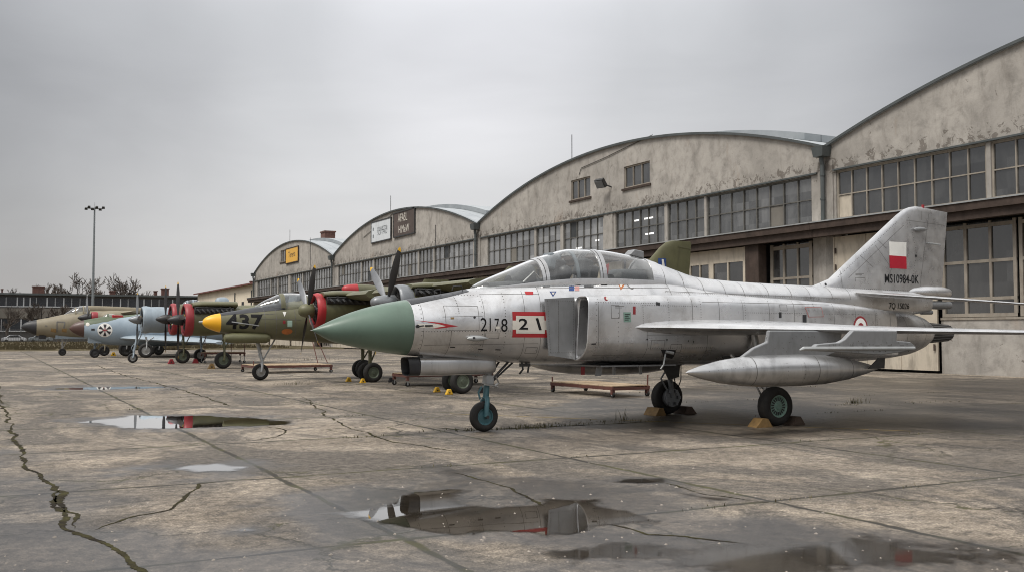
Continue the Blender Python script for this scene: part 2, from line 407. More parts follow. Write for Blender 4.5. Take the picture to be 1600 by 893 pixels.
# ------------------------------------------------------------------ mesh helpers
ORI = {}
def lerp(a, b, t): return a+(b-a)*t
class MB:
    """collects shapes and links them as ONE mesh object"""
    def __init__(s): s.v = []; s.f = []; s.m = []; s.cur = 0
    def slot(s, i): s.cur = i; return s
    def add(s, vs, fs):
        o = len(s.v); s.v += [tuple(v) for v in vs]
        s.f += [tuple(i+o for i in f) for f in fs]; s.m += [s.cur]*len(fs)
        return s
    def box(s, c, d, rot=None, taper=1.0):
        x, y, z = d[0]/2, d[1]/2, d[2]/2
        vs = [Vector((sx*x*(taper if sz > 0 else 1), sy*y*(taper if sz > 0 else 1), sz*z)) for sz in (-1, 1) for sy in (-1, 1) for sx in (-1, 1)]
        if rot: 
            mt = Matrix.Rotation(rot[2], 3, 'Z') @ Matrix.Rotation(rot[1], 3, 'Y') @ Matrix.Rotation(rot[0], 3, 'X')
            vs = [mt @ v for v in vs]
        c = Vector(c)
        return s.add([v+c for v in vs], [(0, 2, 3, 1), (4, 5, 7, 6), (0, 1, 5, 4), (2, 6, 7, 3), (0, 4, 6, 2), (1, 3, 7, 5)])
    def bb(s, a, b):
        return s.box([(a[i]+b[i])/2 for i in range(3)], [abs(b[i]-a[i]) for i in range(3)])
    def tube(s, pts, r, seg=8, cap=True):
        pts = [Vector(p) for p in pts]; n = len(pts)
        rs = r if isinstance(r, (list, tuple)) else [r]*n
        vs = []; fs = []; prev = None
        for i, p in enumerate(pts):
            t = (pts[min(i+1, n-1)]-pts[max(i-1, 0)])
            if t.length < 1e-9: t = Vector((0, 0, 1))
            t.normalize()
            a = prev if prev is not None else (Vector((0, 0, 1)) if abs(t.z) < .9 else Vector((1, 0, 0)))
            u = (a-t*a.dot(t)); u.normalize(); w_ = t.cross(u); prev = u
            for k in range(seg):
                an = 2*math.pi*k/seg
                vs.append(p+(u*math.cos(an)+w_*math.sin(an))*rs[i])
        for i in range(n-1):
            for k in range(seg):
                k2 = (k+1) % seg
                fs.append((i*seg+k, i*seg+k2, (i+1)*seg+k2, (i+1)*seg+k))
        if cap: fs.append(tuple(range(seg))[::-1]); fs.append(tuple(range((n-1)*seg, n*seg)))
        return s.add(vs, fs)
    def lathe(s, prof, axis, c, seg=24, cap=True):
        """prof: (along, radius) pairs"""
        vs = []; fs = []; n = len(prof); c = Vector(c)
        for a, r in prof:
            for k in range(seg):
                an = 2*math.pi*k/seg; q = (r*math.cos(an), r*math.sin(an))
                vs.append(c+Vector({'X': (a, q[0], q[1]), 'Y': (q[0], a, q[1]), 'Z': (q[0], q[1], a)}[axis]))
        for i in range(n-1):
            for k in range(seg):
                k2 = (k+1) % seg
                fs.append((i*seg+k, i*seg+k2, (i+1)*seg+k2, (i+1)*seg+k))
        if cap and prof[0][1] > 1e-4: fs.append(tuple(range(seg)))
        if cap and prof[-1][1] > 1e-4: fs.append(tuple(range((n-1)*seg, n*seg)))
        return s.add(vs, fs)
    def rings(s, rings, close=True, cap0=True, cap1=True):
        n = len(rings[0]); vs = [p for r in rings for p in r]; fs = []
        for i in range(len(rings)-1):
            for k in range(n if close else n-1):
                k2 = (k+1) % n
                fs.append((i*n+k, i*n+k2, (i+1)*n+k2, (i+1)*n+k))
        if cap0: fs.append(tuple(range(n))[::-1])
        if cap1: fs.append(tuple(range((len(rings)-1)*n, len(rings)*n)))
        return s.add(vs, fs)
    def prism(s, poly, y0, y1, axis='Y'):
        """polygon (a,b) extruded along an axis"""
        def pt(a, b, t): return {'Y': (a, t, b), 'X': (t, a, b), 'Z': (a, b, t)}[axis]
        n = len(poly)
        vs = [pt(a, b, y0) for a, b in poly]+[pt(a, b, y1) for a, b in poly]
        fs = [tuple(range(n)), tuple(range(n, 2*n))[::-1]]+[(i, i+n, (i+1) % n+n, (i+1) % n) for i in range(n)]
        return s.add(vs, fs)
    def build(s, name, mat, parent=None, smooth=None, bevel=0):
        me = bpy.data.meshes.new(name)
        off = ORI.get(parent.name, Vector()) if parent else Vector()
        me.from_pydata([(v[0]-off.x, v[1]-off.y, v[2]-off.z) for v in s.v], [], s.f)
        for m_ in (mat if isinstance(mat, (list, tuple)) else [mat]): me.materials.append(m_)
        me.polygons.foreach_set('material_index', s.m)
        bm = bmesh.new(); bm.from_mesh(me); bmesh.ops.recalc_face_normals(bm, faces=bm.faces); bm.to_mesh(me); bm.free()
        if smooth:
            me.polygons.foreach_set('use_smooth', [True]*len(me.polygons)); me.set_sharp_from_angle(angle=R(smooth))
        me.update()
        o = bpy.data.objects.new(name, me); COL.objects.link(o)
        if parent: o.parent = parent
        ORI[o.name] = off
        if bevel:
            b = o.modifiers.new('bevel', 'BEVEL'); b.width = bevel; b.segments = 2; b.limit_method = 'ANGLE'
        return o
def tag(o, label=None, cat=None, group=None, kind=None):
    for k, v in (('label', label), ('category', cat), ('group', group), ('kind', kind)):
        if v: o[k] = v
    return o
def thing(name, label, cat, loc, group=None):
    o = bpy.data.objects.new(name, None); COL.objects.link(o); o.location = loc
    o.empty_display_size = .3
    ORI[o.name] = Vector(loc)
    return tag(o, label, cat, group)
def dup(root, loc, rotz=0, label=None, scale=None):
    r = root.copy(); COL.objects.link(r); r.location = loc; r.rotation_euler = (0, 0, rotz)
    if label: r['label'] = label
    if scale: r.scale = scale
    for ch in root.children:
        c = ch.copy(); COL.objects.link(c); c.parent = r
        for g in ch.children:
            d = g.copy(); COL.objects.link(d); d.parent = c
    return r

def cat_rom(xs, ys, x):
    """monotone cubic interpolation"""
    n = len(xs)
    if x <= xs[0]: return ys[0]
    if x >= xs[-1]: return ys[-1]
    i = max(j for j in range(n-1) if xs[j] <= x)
    d = [(ys[j+1]-ys[j])/(xs[j+1]-xs[j]) for j in range(n-1)]
    def tang(j):
        if j == 0: return d[0]
        if j == n-1: return d[-1]
        return 0 if d[j-1]*d[j] <= 0 else 2*d[j-1]*d[j]/(d[j-1]+d[j])
    h = xs[i+1]-xs[i]; t = (x-xs[i])/h
    return (2*t**3-3*t*t+1)*ys[i]+(t**3-2*t*t+t)*h*tang(i)+(-2*t**3+3*t*t)*ys[i+1]+(t**3-t*t)*h*tang(i+1)
def body_rings(secs, y0, step=.12, n=40, arc=(0, 360), x0=None, x1=None, y_of=None, grow=0):
    """secs: (x, z_top, z_bottom, half_width, z_widest, exponent) -> rings of a lofted body along X"""
    xs = [q[0] for q in secs]; a = x0 if x0 is not None else xs[0]; b = x1 if x1 is not None else xs[-1]
    m_ = max(2, int((b-a)/step)); rings = []
    ts = [a+(b-a)*i/m_ for i in range(m_+1)]
    for x in ts:
        zt, zb, hw, zc, ex = [cat_rom(xs, [q[j] for q in secs], x) for j in range(1, 6)]
        zt += grow; zb -= grow; hw += grow
        ring = []
        full = arc == (0, 360)
        for k in range(n if full else n+1):
            an = R(arc[0]+(arc[1]-arc[0])*k/n)
            c, s_ = math.cos(an), math.sin(an)
            yy = hw*math.copysign(abs(c)**(2/ex), c); zz = math.copysign(abs(s_)**(2/ex), s_)
            ring.append((x, y0+yy, zc+(zt-zc)*zz if zz > 0 else zc+(zc-zb)*zz))
        rings.append(ring)
    return rings
def foil(le, te, t, n=9):
    """closed ring round an airfoil from leading edge point to trailing edge point; t = thickness vector"""
    le, te, t = Vector(le), Vector(te), Vector(t)
    us = [(1-math.cos(math.pi*i/n))/2 for i in range(n+1)]
    th = lambda u: 2.6*(.2969*math.sqrt(u)-.126*u-.3516*u*u+.2843*u**3-.1015*u**4)*3.8+.03*u
    up = [le.lerp(te, u)+t*th(u)/2 for u in us]; lo = [le.lerp(te, u)-t*th(u)/2 for u in us]
    return [tuple(p) for p in up[::-1]+lo[1:]]
def wing_mb(secs, mb=None):
    mb = mb or MB()
    return mb.rings([foil(*q) for q in secs])

# ---- markings laid on a curved surface: cast sideways (+Y) on to the thing's own skin
class Skin:
    def __init__(s, objs):
        vs = []; fs = []
        for o in objs:
            k = len(vs); off = ORI.get(o.name, Vector())
            vs += [v.co+off for v in o.data.vertices]; fs += [tuple(i+k for i in p.vertices) for p in o.data.polygons]
        s.t = BVHTree.FromPolygons(vs, fs)
    def hit(s, x, z, y=-50):
        h, n, i, d = s.t.ray_cast(Vector((x, y, z)), Vector((0, 1, 0)))
        if h is None: return None
        if n.y > 0: n = -n
        return h, n
    def px(s, px, py):
        d = ray(px, py); d.normalize()
        h, n, i, dd = s.t.ray_cast(Vector((0, 0, CAM_H)), d)
        return (h.x, h.z) if h else None
def decal_bm(bm, skin, name, mat, parent, off=.004, maxe=.05):
    bmesh.ops.triangulate(bm, faces=bm.faces)
    for _ in range(4):
        es = [e for e in bm.edges if e.calc_length() > maxe]
        if not es: break
        bmesh.ops.subdivide_edges(bm, edges=es, cuts=1)
        bmesh.ops.triangulate(bm, faces=bm.faces)
    o = ORI.get(parent.name, Vector()); bad = []
    for v in bm.verts:
        h = skin.hit(v.co.x, v.co.y)
        if not h: bad.append(v); continue
        v.co = h[0]+h[1]*off-o
    bmesh.ops.delete(bm, geom=bad, context='VERTS')
    me = bpy.data.meshes.new(name); bm.to_mesh(me); bm.free(); me.materials.append(mat)
    ob = bpy.data.objects.new(name, me); COL.objects.link(ob); ob.parent = parent; ORI[ob.name] = o
    return ob
def decal(skin, polys, name, mat, parent, off=.004, maxe=.06):
    bm = bmesh.new()
    for p in polys:
        p = [q for q in p if q]
        if len(p) < 3: continue
        bm.faces.new([bm.verts.new((a, b, 0)) for a, b in p])
    return decal_bm(bm, skin, name, mat, parent, off, maxe)
def text_flat(txt, size, sx=1.0, sp=1.0, bold=0.0):
    cu = bpy.data.curves.new('lettering', 'FONT'); cu.body = txt; cu.size = size; cu.align_x = 'CENTER'; cu.align_y = 'CENTER'; cu.space_character = sp; cu.offset = bold; cu.resolution_u = 3
    ob = bpy.data.objects.new('lettering', cu); COL.objects.link(ob)
    dg = bpy.context.evaluated_depsgraph_get()
    me = bpy.data.meshes.new_from_object(ob.evaluated_get(dg))
    bpy.data.objects.remove(ob); bpy.data.curves.remove(cu)
    for v in me.vertices: v.co.x *= sx
    return me
def text_decal(skin, txt, x, z, size, name, mat, parent, sx=1.0, rot=0, sp=1.0, bold=0.0, off=.005):
    me = text_flat(txt, size, sx, sp, bold)
    bm = bmesh.new(); bm.from_mesh(me); bpy.data.meshes.remove(me)
    c, s_ = math.cos(rot), math.sin(rot)
    for v in bm.verts:
        a, b = v.co.x, v.co.y; v.co = Vector((x+a*c-b*s_, z+a*s_+b*c, 0))
    return decal_bm(bm, skin, name, mat, parent, off, size*.3)
def circ(cx, cz, r, n=24, rx=None): return [(cx+(rx or r)*math.cos(2*math.pi*i/n), cz+r*math.sin(2*math.pi*i/n)) for i in range(n)]
def seam(mb, skin, pts, w=.006, dotted=False, step=.035, off=.003):
    """a panel gap (or a row of rivets) lying on the skin; pts are (x,z)"""
    sm = []
    for (a, b), (c, d) in zip(pts[:-1], pts[1:]):
        l = math.hypot(c-a, d-b); k = max(1, int(l/step))
        sm += [(lerp(a, c, i/k), lerp(b, d, i/k)) for i in range(k)]
    sm.append(pts[-1])
    hs = [skin.hit(*p) for p in sm]
    for i in range(len(hs)-1):
        h, g = hs[i], hs[i+1]
        if not h or not g: continue
        d = g[0]-h[0]
        if d.length < 1e-5 or d.length > step*6: continue
        n = h[1]; sd_ = n.cross(d); 
        if sd_.length < 1e-6: continue
        sd_.normalize(); sd_ *= w/2
        a = h[0]+n*off
        if dotted:
            d.normalize(); d *= w*.5; q = h[0]+n*off
            mb.add([q-d-sd_, q+d-sd_, q+d+sd_, q-d+sd_], [(0, 1, 2, 3)])
        else:
            b = g[0]+g[1]*off
            mb.add([a-sd_, b-sd_, b+sd_, a+sd_], [(0, 1, 2, 3)])

def value_noise(x, y, seed=0):
    xi = np.floor(x).astype(np.int64); yi = np.floor(y).astype(np.int64); xf = x-xi; yf = y-yi
    def h(a, b):
        n = (a*374761393+b*668265263+seed*1442695041) & 0x7fffffff
        n = ((n ^ (n >> 13))*1274126177) & 0x7fffffff
        return ((n ^ (n >> 16)) & 0xffff)/65535.
    u = xf*xf*(3-2*xf); v = yf*yf*(3-2*yf)
    return (h(xi, yi)*(1-u)+h(xi+1, yi)*u)*(1-v)+(h(xi, yi+1)*(1-u)+h(xi+1, yi+1)*u)*v
def fbm(x, y, oct=5, seed=0):
    t = np.zeros_like(x); a = .5
    for o in range(oct):
        t += a*value_noise(x*2**o+o*17.3, y*2**o+o*9.1, seed+o); a *= .5
    return t/(1-.5**oct)
def sdist(poly, x, y):
    """signed distance to a polygon (negative inside)"""
    d = np.full(x.shape, 1e9); ins = np.zeros(x.shape, bool); n = len(poly)
    for i in range(n):
        (ax, ay), (bx, by) = poly[i], poly[(i+1) % n]
        ex, ey = bx-ax, by-ay
        t = np.clip(((x-ax)*ex+(y-ay)*ey)/(ex*ex+ey*ey+1e-12), 0, 1)
        d = np.minimum(d, (x-ax-ex*t)**2+(y-ay-ey*t)**2)
        c = ((ay > y) != (by > y)) & (x < (bx-ax)*(y-ay)/(by-ay+1e-12)+ax)
        ins ^= c
    d = np.sqrt(d); return np.where(ins, -d, d)

def wheel(parent, x, y, r, wd, rim, spokes=0, side=-1, rr=.56):
    """tyre with its hub; axle along Y; side = the visible face"""
    mb = MB()
    pr = [(-.42, rr), (-.5, rr+.06), (-.5, .80), (-.42, .93), (-.25, .985), (0, 1), (.25, .985), (.42, .93), (.5, .80), (.5, rr+.06), (.42, rr)]
    mb.lathe([(a*wd, b*r) for a, b in pr], 'Y', (x, y, r), 40, False)
    t = mb.build('wheel', M['rubber'], parent, 50)
    h = MB()
    h.lathe([(-.44*wd, 0), (-.44*wd, .16*r), (-.36*wd, .18*r), (-.30*wd, (rr-.10)*r), (-.43*wd, (rr-.03)*r), (-.43*wd, (rr+.02)*r), (-.2*wd, rr*r), (.2*wd, rr*r), (.43*wd, (rr+.02)*r), (.43*wd, (rr-.03)*r), (.30*wd, (rr-.1)*r), (.36*wd, .18*r), (.44*wd, .16*r), (.44*wd, 0)], 'Y', (x, y, r), 32)
    for k in range(0):
        a = 2*math.pi*k/spokes
        c = Vector((x+math.cos(a)*.34*r, y+side*.37*wd, r+math.sin(a)*.34*r))
        h.box(c, (.30*r, .10*wd, .05*r), (0, -a, 0))
    if spokes:
        q = MB()
        for k in range(spokes):
            a = 2*math.pi*(k+.5)/spokes
            q.box((x+math.cos(a)*.37*r, y+side*.345*wd, r+math.sin(a)*.37*r), (.17*r, .04*wd, .055*r), (0, -a, 0))
        q.build('hub_slots', M['black'], t)
    for k in range(8):
        a = 2*math.pi*k/8; h.box((x+math.cos(a)*.12*r, y+side*.45*wd, r+math.sin(a)*.12*r), (.04*r, .05*wd, .04*r))
    h.build('hub', rim, t, 40)
    return t

# ================================================================== GROUND
PUD = {   # outlines in photo pixels -> ground polygons
 'a': [(495, 801), (555, 794), (600, 785), (640, 768), (700, 761), (735, 764), (722, 776), (740, 786), (780, 789), (825, 786), (845, 777), (935, 779), (950, 790), (1000, 799), (1048, 816), (960, 822), (880, 836), (760, 836), (690, 831), (600, 821), (545, 811)],
 'b': [(120, 658), (210, 648), (330, 649), (430, 655), (450, 661), (330, 668), (220, 669)],
 'c': [(262, 733), (285, 728), (340, 724), (388, 729), (372, 736), (300, 738)],
 'd': [(70, 607), (130, 604), (240, 603), (262, 605), (160, 608), (90, 609)],
 'e': [(880, 862), (930, 850), (1040, 851), (1120, 846), (1250, 842), (1330, 838), (1440, 848), (1570, 868), (1530, 880), (1420, 884), (1330, 900), (1180, 900), (1060, 892), (930, 880)],
 'f': [(948, 753), (975, 748), (1035, 747), (1042, 753), (1000, 757)],
 'g': [(365, 829), (380, 825), (402, 826), (398, 830), (375, 831)],
 'h': [(188, 732), (205, 729), (238, 731), (225, 733)],
 'i': [(1060, 765), (1100, 774), (1150, 778), (1140, 783), (1090, 780), (1055, 770)],
}
PUDW = {k: [gp(*q) for q in v] for k, v in PUD.items()}
DAMP_SHADE = [([gp(*q) for q in p], s, a) for p, s, a in (  # wet ground, plus painted shade under the fighter and in the near corners
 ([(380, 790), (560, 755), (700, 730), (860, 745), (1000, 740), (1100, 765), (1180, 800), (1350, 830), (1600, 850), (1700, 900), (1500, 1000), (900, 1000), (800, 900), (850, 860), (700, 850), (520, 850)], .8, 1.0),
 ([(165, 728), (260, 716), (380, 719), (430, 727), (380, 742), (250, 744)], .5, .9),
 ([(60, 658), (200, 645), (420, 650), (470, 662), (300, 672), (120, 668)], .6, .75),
 ([(-200, 690), (60, 715), (150, 800), (330, 850), (700, 850), (1000, 880), (1000, 1100), (-400, 1100)], 1.2, 1.0),  # wet foreground, with corner darkening painted in
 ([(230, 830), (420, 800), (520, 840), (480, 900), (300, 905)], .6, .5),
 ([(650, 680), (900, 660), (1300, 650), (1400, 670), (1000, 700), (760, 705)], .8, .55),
 ([(820, 640), (960, 612), (1250, 590), (1700, 590), (1700, 690), (1420, 672), (1200, 690), (960, 672)], 1.0, .9),  # shade below the fighter, painted as darker ground
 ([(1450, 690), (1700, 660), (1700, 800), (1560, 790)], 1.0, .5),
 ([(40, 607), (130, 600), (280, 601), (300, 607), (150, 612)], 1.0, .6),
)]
def axis(lo, hi, st, far0, far1):
    mid = np.arange(lo, hi+1e-6, st); g = [lo]; s = st
    while g[-1] > far0: s *= 1.35; g.append(g[-1]-s)
    h = [hi]; s = st
    while h[-1] < far1: s *= 1.35; h.append(h[-1]+s)
    return np.concatenate([np.array(g[:0:-1]), mid, np.array(h[1:])])
def build_ground():
    xs = axis(-5, 19, .09, -2500, 2500); ys = axis(4, 34, .09, -800, 3000)
    X, Y = np.meshgrid(xs, ys); nx, ny = len(xs), len(ys)
    co = np.stack([X, Y, np.zeros_like(X)], -1).reshape(-1, 3)
    idx = np.arange(nx*ny).reshape(ny, nx)
    q = np.stack([idx[:-1, :-1], idx[:-1, 1:], idx[1:, 1:], idx[1:, :-1]], -1).reshape(-1, 4)
    me = bpy.data.meshes.new('ground')
    me.vertices.add(len(co)); me.vertices.foreach_set('co', co.ravel())
    me.loops.add(q.size); me.loops.foreach_set('vertex_index', q.ravel())
    me.polygons.add(len(q)); me.polygons.foreach_set('loop_start', np.arange(0, q.size, 4)); me.polygons.foreach_set('loop_total', np.full(len(q), 4))
    me.update(); me.validate()
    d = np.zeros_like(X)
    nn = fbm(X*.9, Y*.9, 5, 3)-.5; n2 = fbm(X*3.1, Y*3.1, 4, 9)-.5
    for poly, soft, amp in DAMP_SHADE:
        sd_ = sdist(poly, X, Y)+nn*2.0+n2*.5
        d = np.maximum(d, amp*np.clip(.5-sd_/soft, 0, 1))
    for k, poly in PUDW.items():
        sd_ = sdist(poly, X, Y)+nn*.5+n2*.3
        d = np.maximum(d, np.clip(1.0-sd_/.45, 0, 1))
    a = me.attributes.new('damp_shade', 'FLOAT', 'POINT'); a.data.foreach_set('value', d.ravel().astype(np.float32))
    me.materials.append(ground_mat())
    o = bpy.data.objects.new('ground', me); COL.objects.link(o); tag(o, kind='structure')
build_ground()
WATER = water_mat(); FILM = water_mat('thin_water_film', .05, .8)
def build_puddle(poly, seed, island=None, st=.03, rough=.22, shallow=1.0, mat=None):
    px_ = [p[0] for p in poly]; py_ = [p[1] for p in poly]
    size = max(max(px_)-min(px_), max(py_)-min(py_)); st = max(st, size/170)
    xs = np.arange(min(px_)-.4, max(px_)+.4, st); ys = np.arange(min(py_)-.4, max(py_)+.4, st)
    X, Y = np.meshgrid(xs, ys)
    sd_ = sdist(poly, X, Y)+(fbm(X*2.2, Y*2.2, 5, seed)-.5)*rough*2+(fbm(X*9, Y*9, 3, seed+4)-.5)*rough*.6
    if island: 
        for (ix, iy, ir) in island: sd_ = np.maximum(sd_, ir-np.hypot(X-ix, Y-iy)+(fbm(X*5, Y*5, 4, 5)-.5)*.25)
    dep = np.clip(-sd_/(.16 if mat is None else .30), 0, 1); dep = dep*dep*(3-2*dep)*shallow
    keep = dep > .02
    cell = keep[:-1, :-1] | keep[1:, :-1] | keep[:-1, 1:] | keep[1:, 1:]
    ny, nx = X.shape; idx = np.arange(nx*ny).reshape(ny, nx)
    q = np.stack([idx[:-1, :-1], idx[:-1, 1:], idx[1:, 1:], idx[1:, :-1]], -1)[cell]
    if not len(q): return
    used, inv = np.unique(q, return_inverse=True); q = inv.reshape(-1, 4)
    co = np.stack([X.ravel()[used], Y.ravel()[used], np.full(len(used), .004)], -1)
    me = bpy.data.meshes.new('puddle'); me.from_pydata(co.tolist(), [], q.tolist())
    a = me.attributes.new('depth', 'FLOAT', 'POINT'); a.data.foreach_set('value', dep.ravel()[used].astype(np.float32))
    me.materials.append(mat or WATER)
    o = bpy.data.objects.new('puddle', me); COL.objects.link(o); tag(o, kind='structure')
for i, (k, poly) in enumerate(PUDW.items()):
    isl = [(*gp(775, 777), .42), (*gp(805, 783), .25)] if k == 'a' else None
    build_puddle(poly, i*7+1, isl, rough={'a': .22, 'e': .55, 'b': .35, 'd': .5, 'c': .2}.get(k, .14), shallow={'e': .8}.get(k, 1.0), mat=FILM if k in 'ei' else None)

# cracks: wandering ribbons of dark fill and moss
def crack_mat():
    m, N, L, P = newmat('crack_fill')
    co = N.new('ShaderNodeTexCoord').outputs['Object']
    n = noise(N, L, co, 2.2, 6, .7)
    L.new(ramp(N, L, n, [(.42, (.022, .018, .013)), (.56, (.045, .040, .018)), (.72, (.075, .072, .026))]), P.inputs['Base Color'])
    P.inputs['Roughness'].default_value = .95; P.inputs['Specular IOR Level'].default_value = .1
    bump(N, L, P, noise(N, L, co, 45, 4, .7), .8, .02)
    return m
CRACK = crack_mat()
def crack(pts, w, seed, jit=.12, z=.003):
    rnd = random.Random(seed); sm = []
    for (a, b), (c, d) in zip(pts[:-1], pts[1:]):
        l = math.hypot(c-a, d-b); k = max(2, int(l/.03))
        sm += [(lerp(a, c, i/k), lerp(b, d, i/k)) for i in range(k)]
    sm.append(pts[-1]); P_ = np.array(sm); t = np.arange(len(P_))*.03
    P_[:, 0] += (fbm(t*1.3, t*0+seed, 5, seed)-.5)*jit*2; P_[:, 1] += (fbm(t*1.3+50, t*0+seed, 5, seed+1)-.5)*jit*2
    wd = w*(.12+1.5*fbm(t*2.2, t*0+3, 6, seed+2)**1.4)*(.55+.9*fbm(t*14, t*0+8, 3, seed+5))*np.minimum(1, np.minimum(np.arange(len(t))+.3, len(t)-np.arange(len(t)))/16.)
    mb = MB(); vs = []
    for i in range(len(P_)):
        d = P_[min(i+1, len(P_)-1)]-P_[max(i-1, 0)]; n = np.array([-d[1], d[0]])/(np.hypot(*d)+1e-9)
        q1 = P_[i]+n*wd[i]*(.5+.4*rnd.random()); q2 = P_[i]-n*wd[i]*(.5+.4*rnd.random())
        vs += [(*q1, z), (*q2, z)]
    mb.add(vs, [(2*i, 2*i+1, 2*i+3, 2*i+2) for i in range(len(P_)-1)])
    o = mb.build('pavement_crack', CRACK); tag(o, kind='structure')
crack([(.5, 40), (.42, 25.6), (.5, 19.1), (.55, 14.5), (.75, 12.05), (.7, 10.75), (.72, 9.84), (.92, 9.1), (.99, 8.4), (1.08, 7.8), (1.2, 6.5)], .055, 3)
crack([(.75, 12.3), (.62, 11.2), (.85, 10.6), (.8, 9.9)], .06, 31, .14)
crack([(.9, 9.6), (1.34, 10.22), (1.67, 10.44), (1.95, 11.17), (2.31, 12.01), (2.54, 12.06)], .035, 5)
crack([(5.21, 11.57), (5.32, 10.7), (5.36, 10.12), (5.23, 9.43), (5.02, 8.66), (5.14, 8.02), (5.17, 7.16), (5.42, 6.94), (5.69, 6.44)], .03, 6)
crack([(7.0, 9.93), (7.13, 9.35), (7.01, 8.64), (7.15, 8.28), (7.3, 7.7)], .03, 8)
crack([(4.79, 18.86), (4.82, 17.86), (4.43, 16.81), (3.95, 16.38)], .04, 9)
crack([(7.86, 27.4), (6.9, 22.5), (6.29, 19.64), (6.0, 17.23), (5.91, 15.13), (6.27, 13.46)], .035, 10)
crack([(5.5, 60), (5.2, 45), (5.45, 32), (5.3, 24.6)], .05, 11)
crack([(7.45, 17.2), (7.7, 16.4), (8.6, 16.32), (10.3, 16.25), (12.4, 16.3)], .06, 12, .05)

# blades of grass that found a joint
def weeds():
    rnd = random.Random(5); mb = MB()
    def tuft(x, y, n, h, sp):
        for _ in range(n):
            a = rnd.uniform(0, 6.28); bx = x+rnd.gauss(0, sp); by = y+rnd.gauss(0, sp*.35); hh = h*rnd.uniform(.3, 1.1); w_ = .006*rnd.uniform(.6, 1.4)
            lx, ly = math.cos(a)*hh*rnd.uniform(.2, .8), math.sin(a)*hh*rnd.uniform(.2, .8)
            px_, py_ = -math.sin(a)*w_, math.cos(a)*w_
            mb.add([(bx-px_, by-py_, 0), (bx+px_, by+py_, 0), (bx+lx*.5+px_*.6, by+ly*.5+py_*.6, hh*.65), (bx+lx*.5-px_*.6, by+ly*.5-py_*.6, hh*.65), (bx+lx, by+ly, hh)], [(0, 1, 2, 3), (3, 2, 4)])
    for px_, py_, n, h, sp in ((735, 672, 40, .07, .12), (770, 671, 30, .06, .15), (830, 668, 120, .10, .25), (880, 662, 60, .05, .5), (960, 658, 60, .05, .6), (975, 655, 14, .30, .06), (1340, 629, 60, .16, .16), (1320, 632, 30, .06, .3), (1440, 628, 30, .04, .5),
                               (905, 663, 40, .06, .3), (700, 672, 20, .05, .3), (560, 683, 30, .05, .25), (455, 600, 40, .12, .4), (1010, 560, 60, .25, .9), (480, 562, 80, .3, 1.2)):
        tuft(*gp(px_, py_), n, h, sp)
    for k in range(60):
        y = 12.1+4.1*rnd.randint(-1, 5); tuft(rnd.uniform(3, 26), y, 8, .04, .18)
    m, N, L, P = newmat('dry_grass'); co = N.new('ShaderNodeTexCoord').outputs['Object']
    L.new(ramp(N, L, noise(N, L, co, 5, 2), [(.35, (.035, .038, .013)), (.65, (.10, .082, .035))]), P.inputs['Base Color']); P.inputs['Roughness'].default_value = .8
    tag(mb.build('weeds', m), kind='stuff')
weeds()
# fallen leaves, chips and grit
def grit():
    rnd = random.Random(9); mb = MB()
    for _ in range(420):
        x, y = gp(rnd.uniform(-50, 1650), 560+340*rnd.random()**.7); s_ = rnd.uniform(.006, .022); a = rnd.uniform(0, 6.28); n = rnd.randint(4, 6)
        vs = [(x+math.cos(a+6.283*k/n)*s_*rnd.uniform(.6, 1.2), y+math.sin(a+6.283*k/n)*s_*rnd.uniform(.6, 1.2), .0) for k in range(n)]+[(x, y, s_*.6)]
        mb.add(vs, [(k, (k+1) % n, n) for k in range(n)])
    tag(mb.build('gravel_chips', paint('chip_stone', (.25, .22, .19), .9, 0, .5, 30, .4)), kind='stuff')
grit()
# worn yellow guide line under the fighter
mb = MB(); a, b = Vector((9.0, 19.9, .005)), Vector((14.7, 12.5, .005)); d = (b-a).normalized(); n = Vector((-d.y, d.x, 0))*.022
rnd = random.Random(2); t = 0; Ln = (b-a).length
while t < Ln:
    l = rnd.uniform(.2, 1.6); p, q = a+d*t, a+d*min(Ln, t+l); mb.add([p-n, q-n, q+n, p+n], [(0, 1, 2, 3)]); t += l+rnd.choice((.05, .1, .5))
tag(mb.build('painted_line', M['yellowline']), kind='structure')
# rough grass beyond the apron
def verge():
    m, N, L, P = newmat('winter_grass'); co = N.new('ShaderNodeTexCoord').outputs['Object']
    c = ramp(N, L, noise(N, L, co, .35, 8, .7, .5), [(.3, (.045, .041, .022)), (.5, (.085, .070, .041)), (.7, (.12, .096, .06))])
    L.new(c, P.inputs['Base Color']); P.inputs['Roughness'].default_value = .95; P.inputs['Specular IOR Level'].default_value = .1
    xs = np.linspace(-60, 36, 60); ys = np.concatenate([[109], np.linspace(110, 215, 40)]); X, Y = np.meshgrid(xs, ys)
    Y = Y.copy(); Y[0] += (fbm(xs*.4, xs*0, 4, 2)-.5)*5
    Z = .03+.22*fbm(X*.5, Y*.5, 4, 4); Z[0] = .006
    idx = np.arange(X.size).reshape(X.shape); q = np.stack([idx[:-1, :-1], idx[:-1, 1:], idx[1:, 1:], idx[1:, :-1]], -1).reshape(-1, 4)
    mb = MB(); mb.add(np.stack([X, Y, Z], -1).reshape(-1, 3).tolist(), q.tolist())
    rnd = random.Random(8)
    for _ in range(6000):
        x = rnd.uniform(-8, 30); y = 110+90*rnd.random()**2; h = rnd.uniform(.15, .5); w_ = rnd.uniform(.04, .12); dx = rnd.uniform(-.2, .2)
        mb.add([(x-w_, y, .05), (x+w_, y, .05), (x+dx, y, .05+h)], [(0, 1, 2)])
    tag(mb.build('grass', m), kind='stuff')
verge()

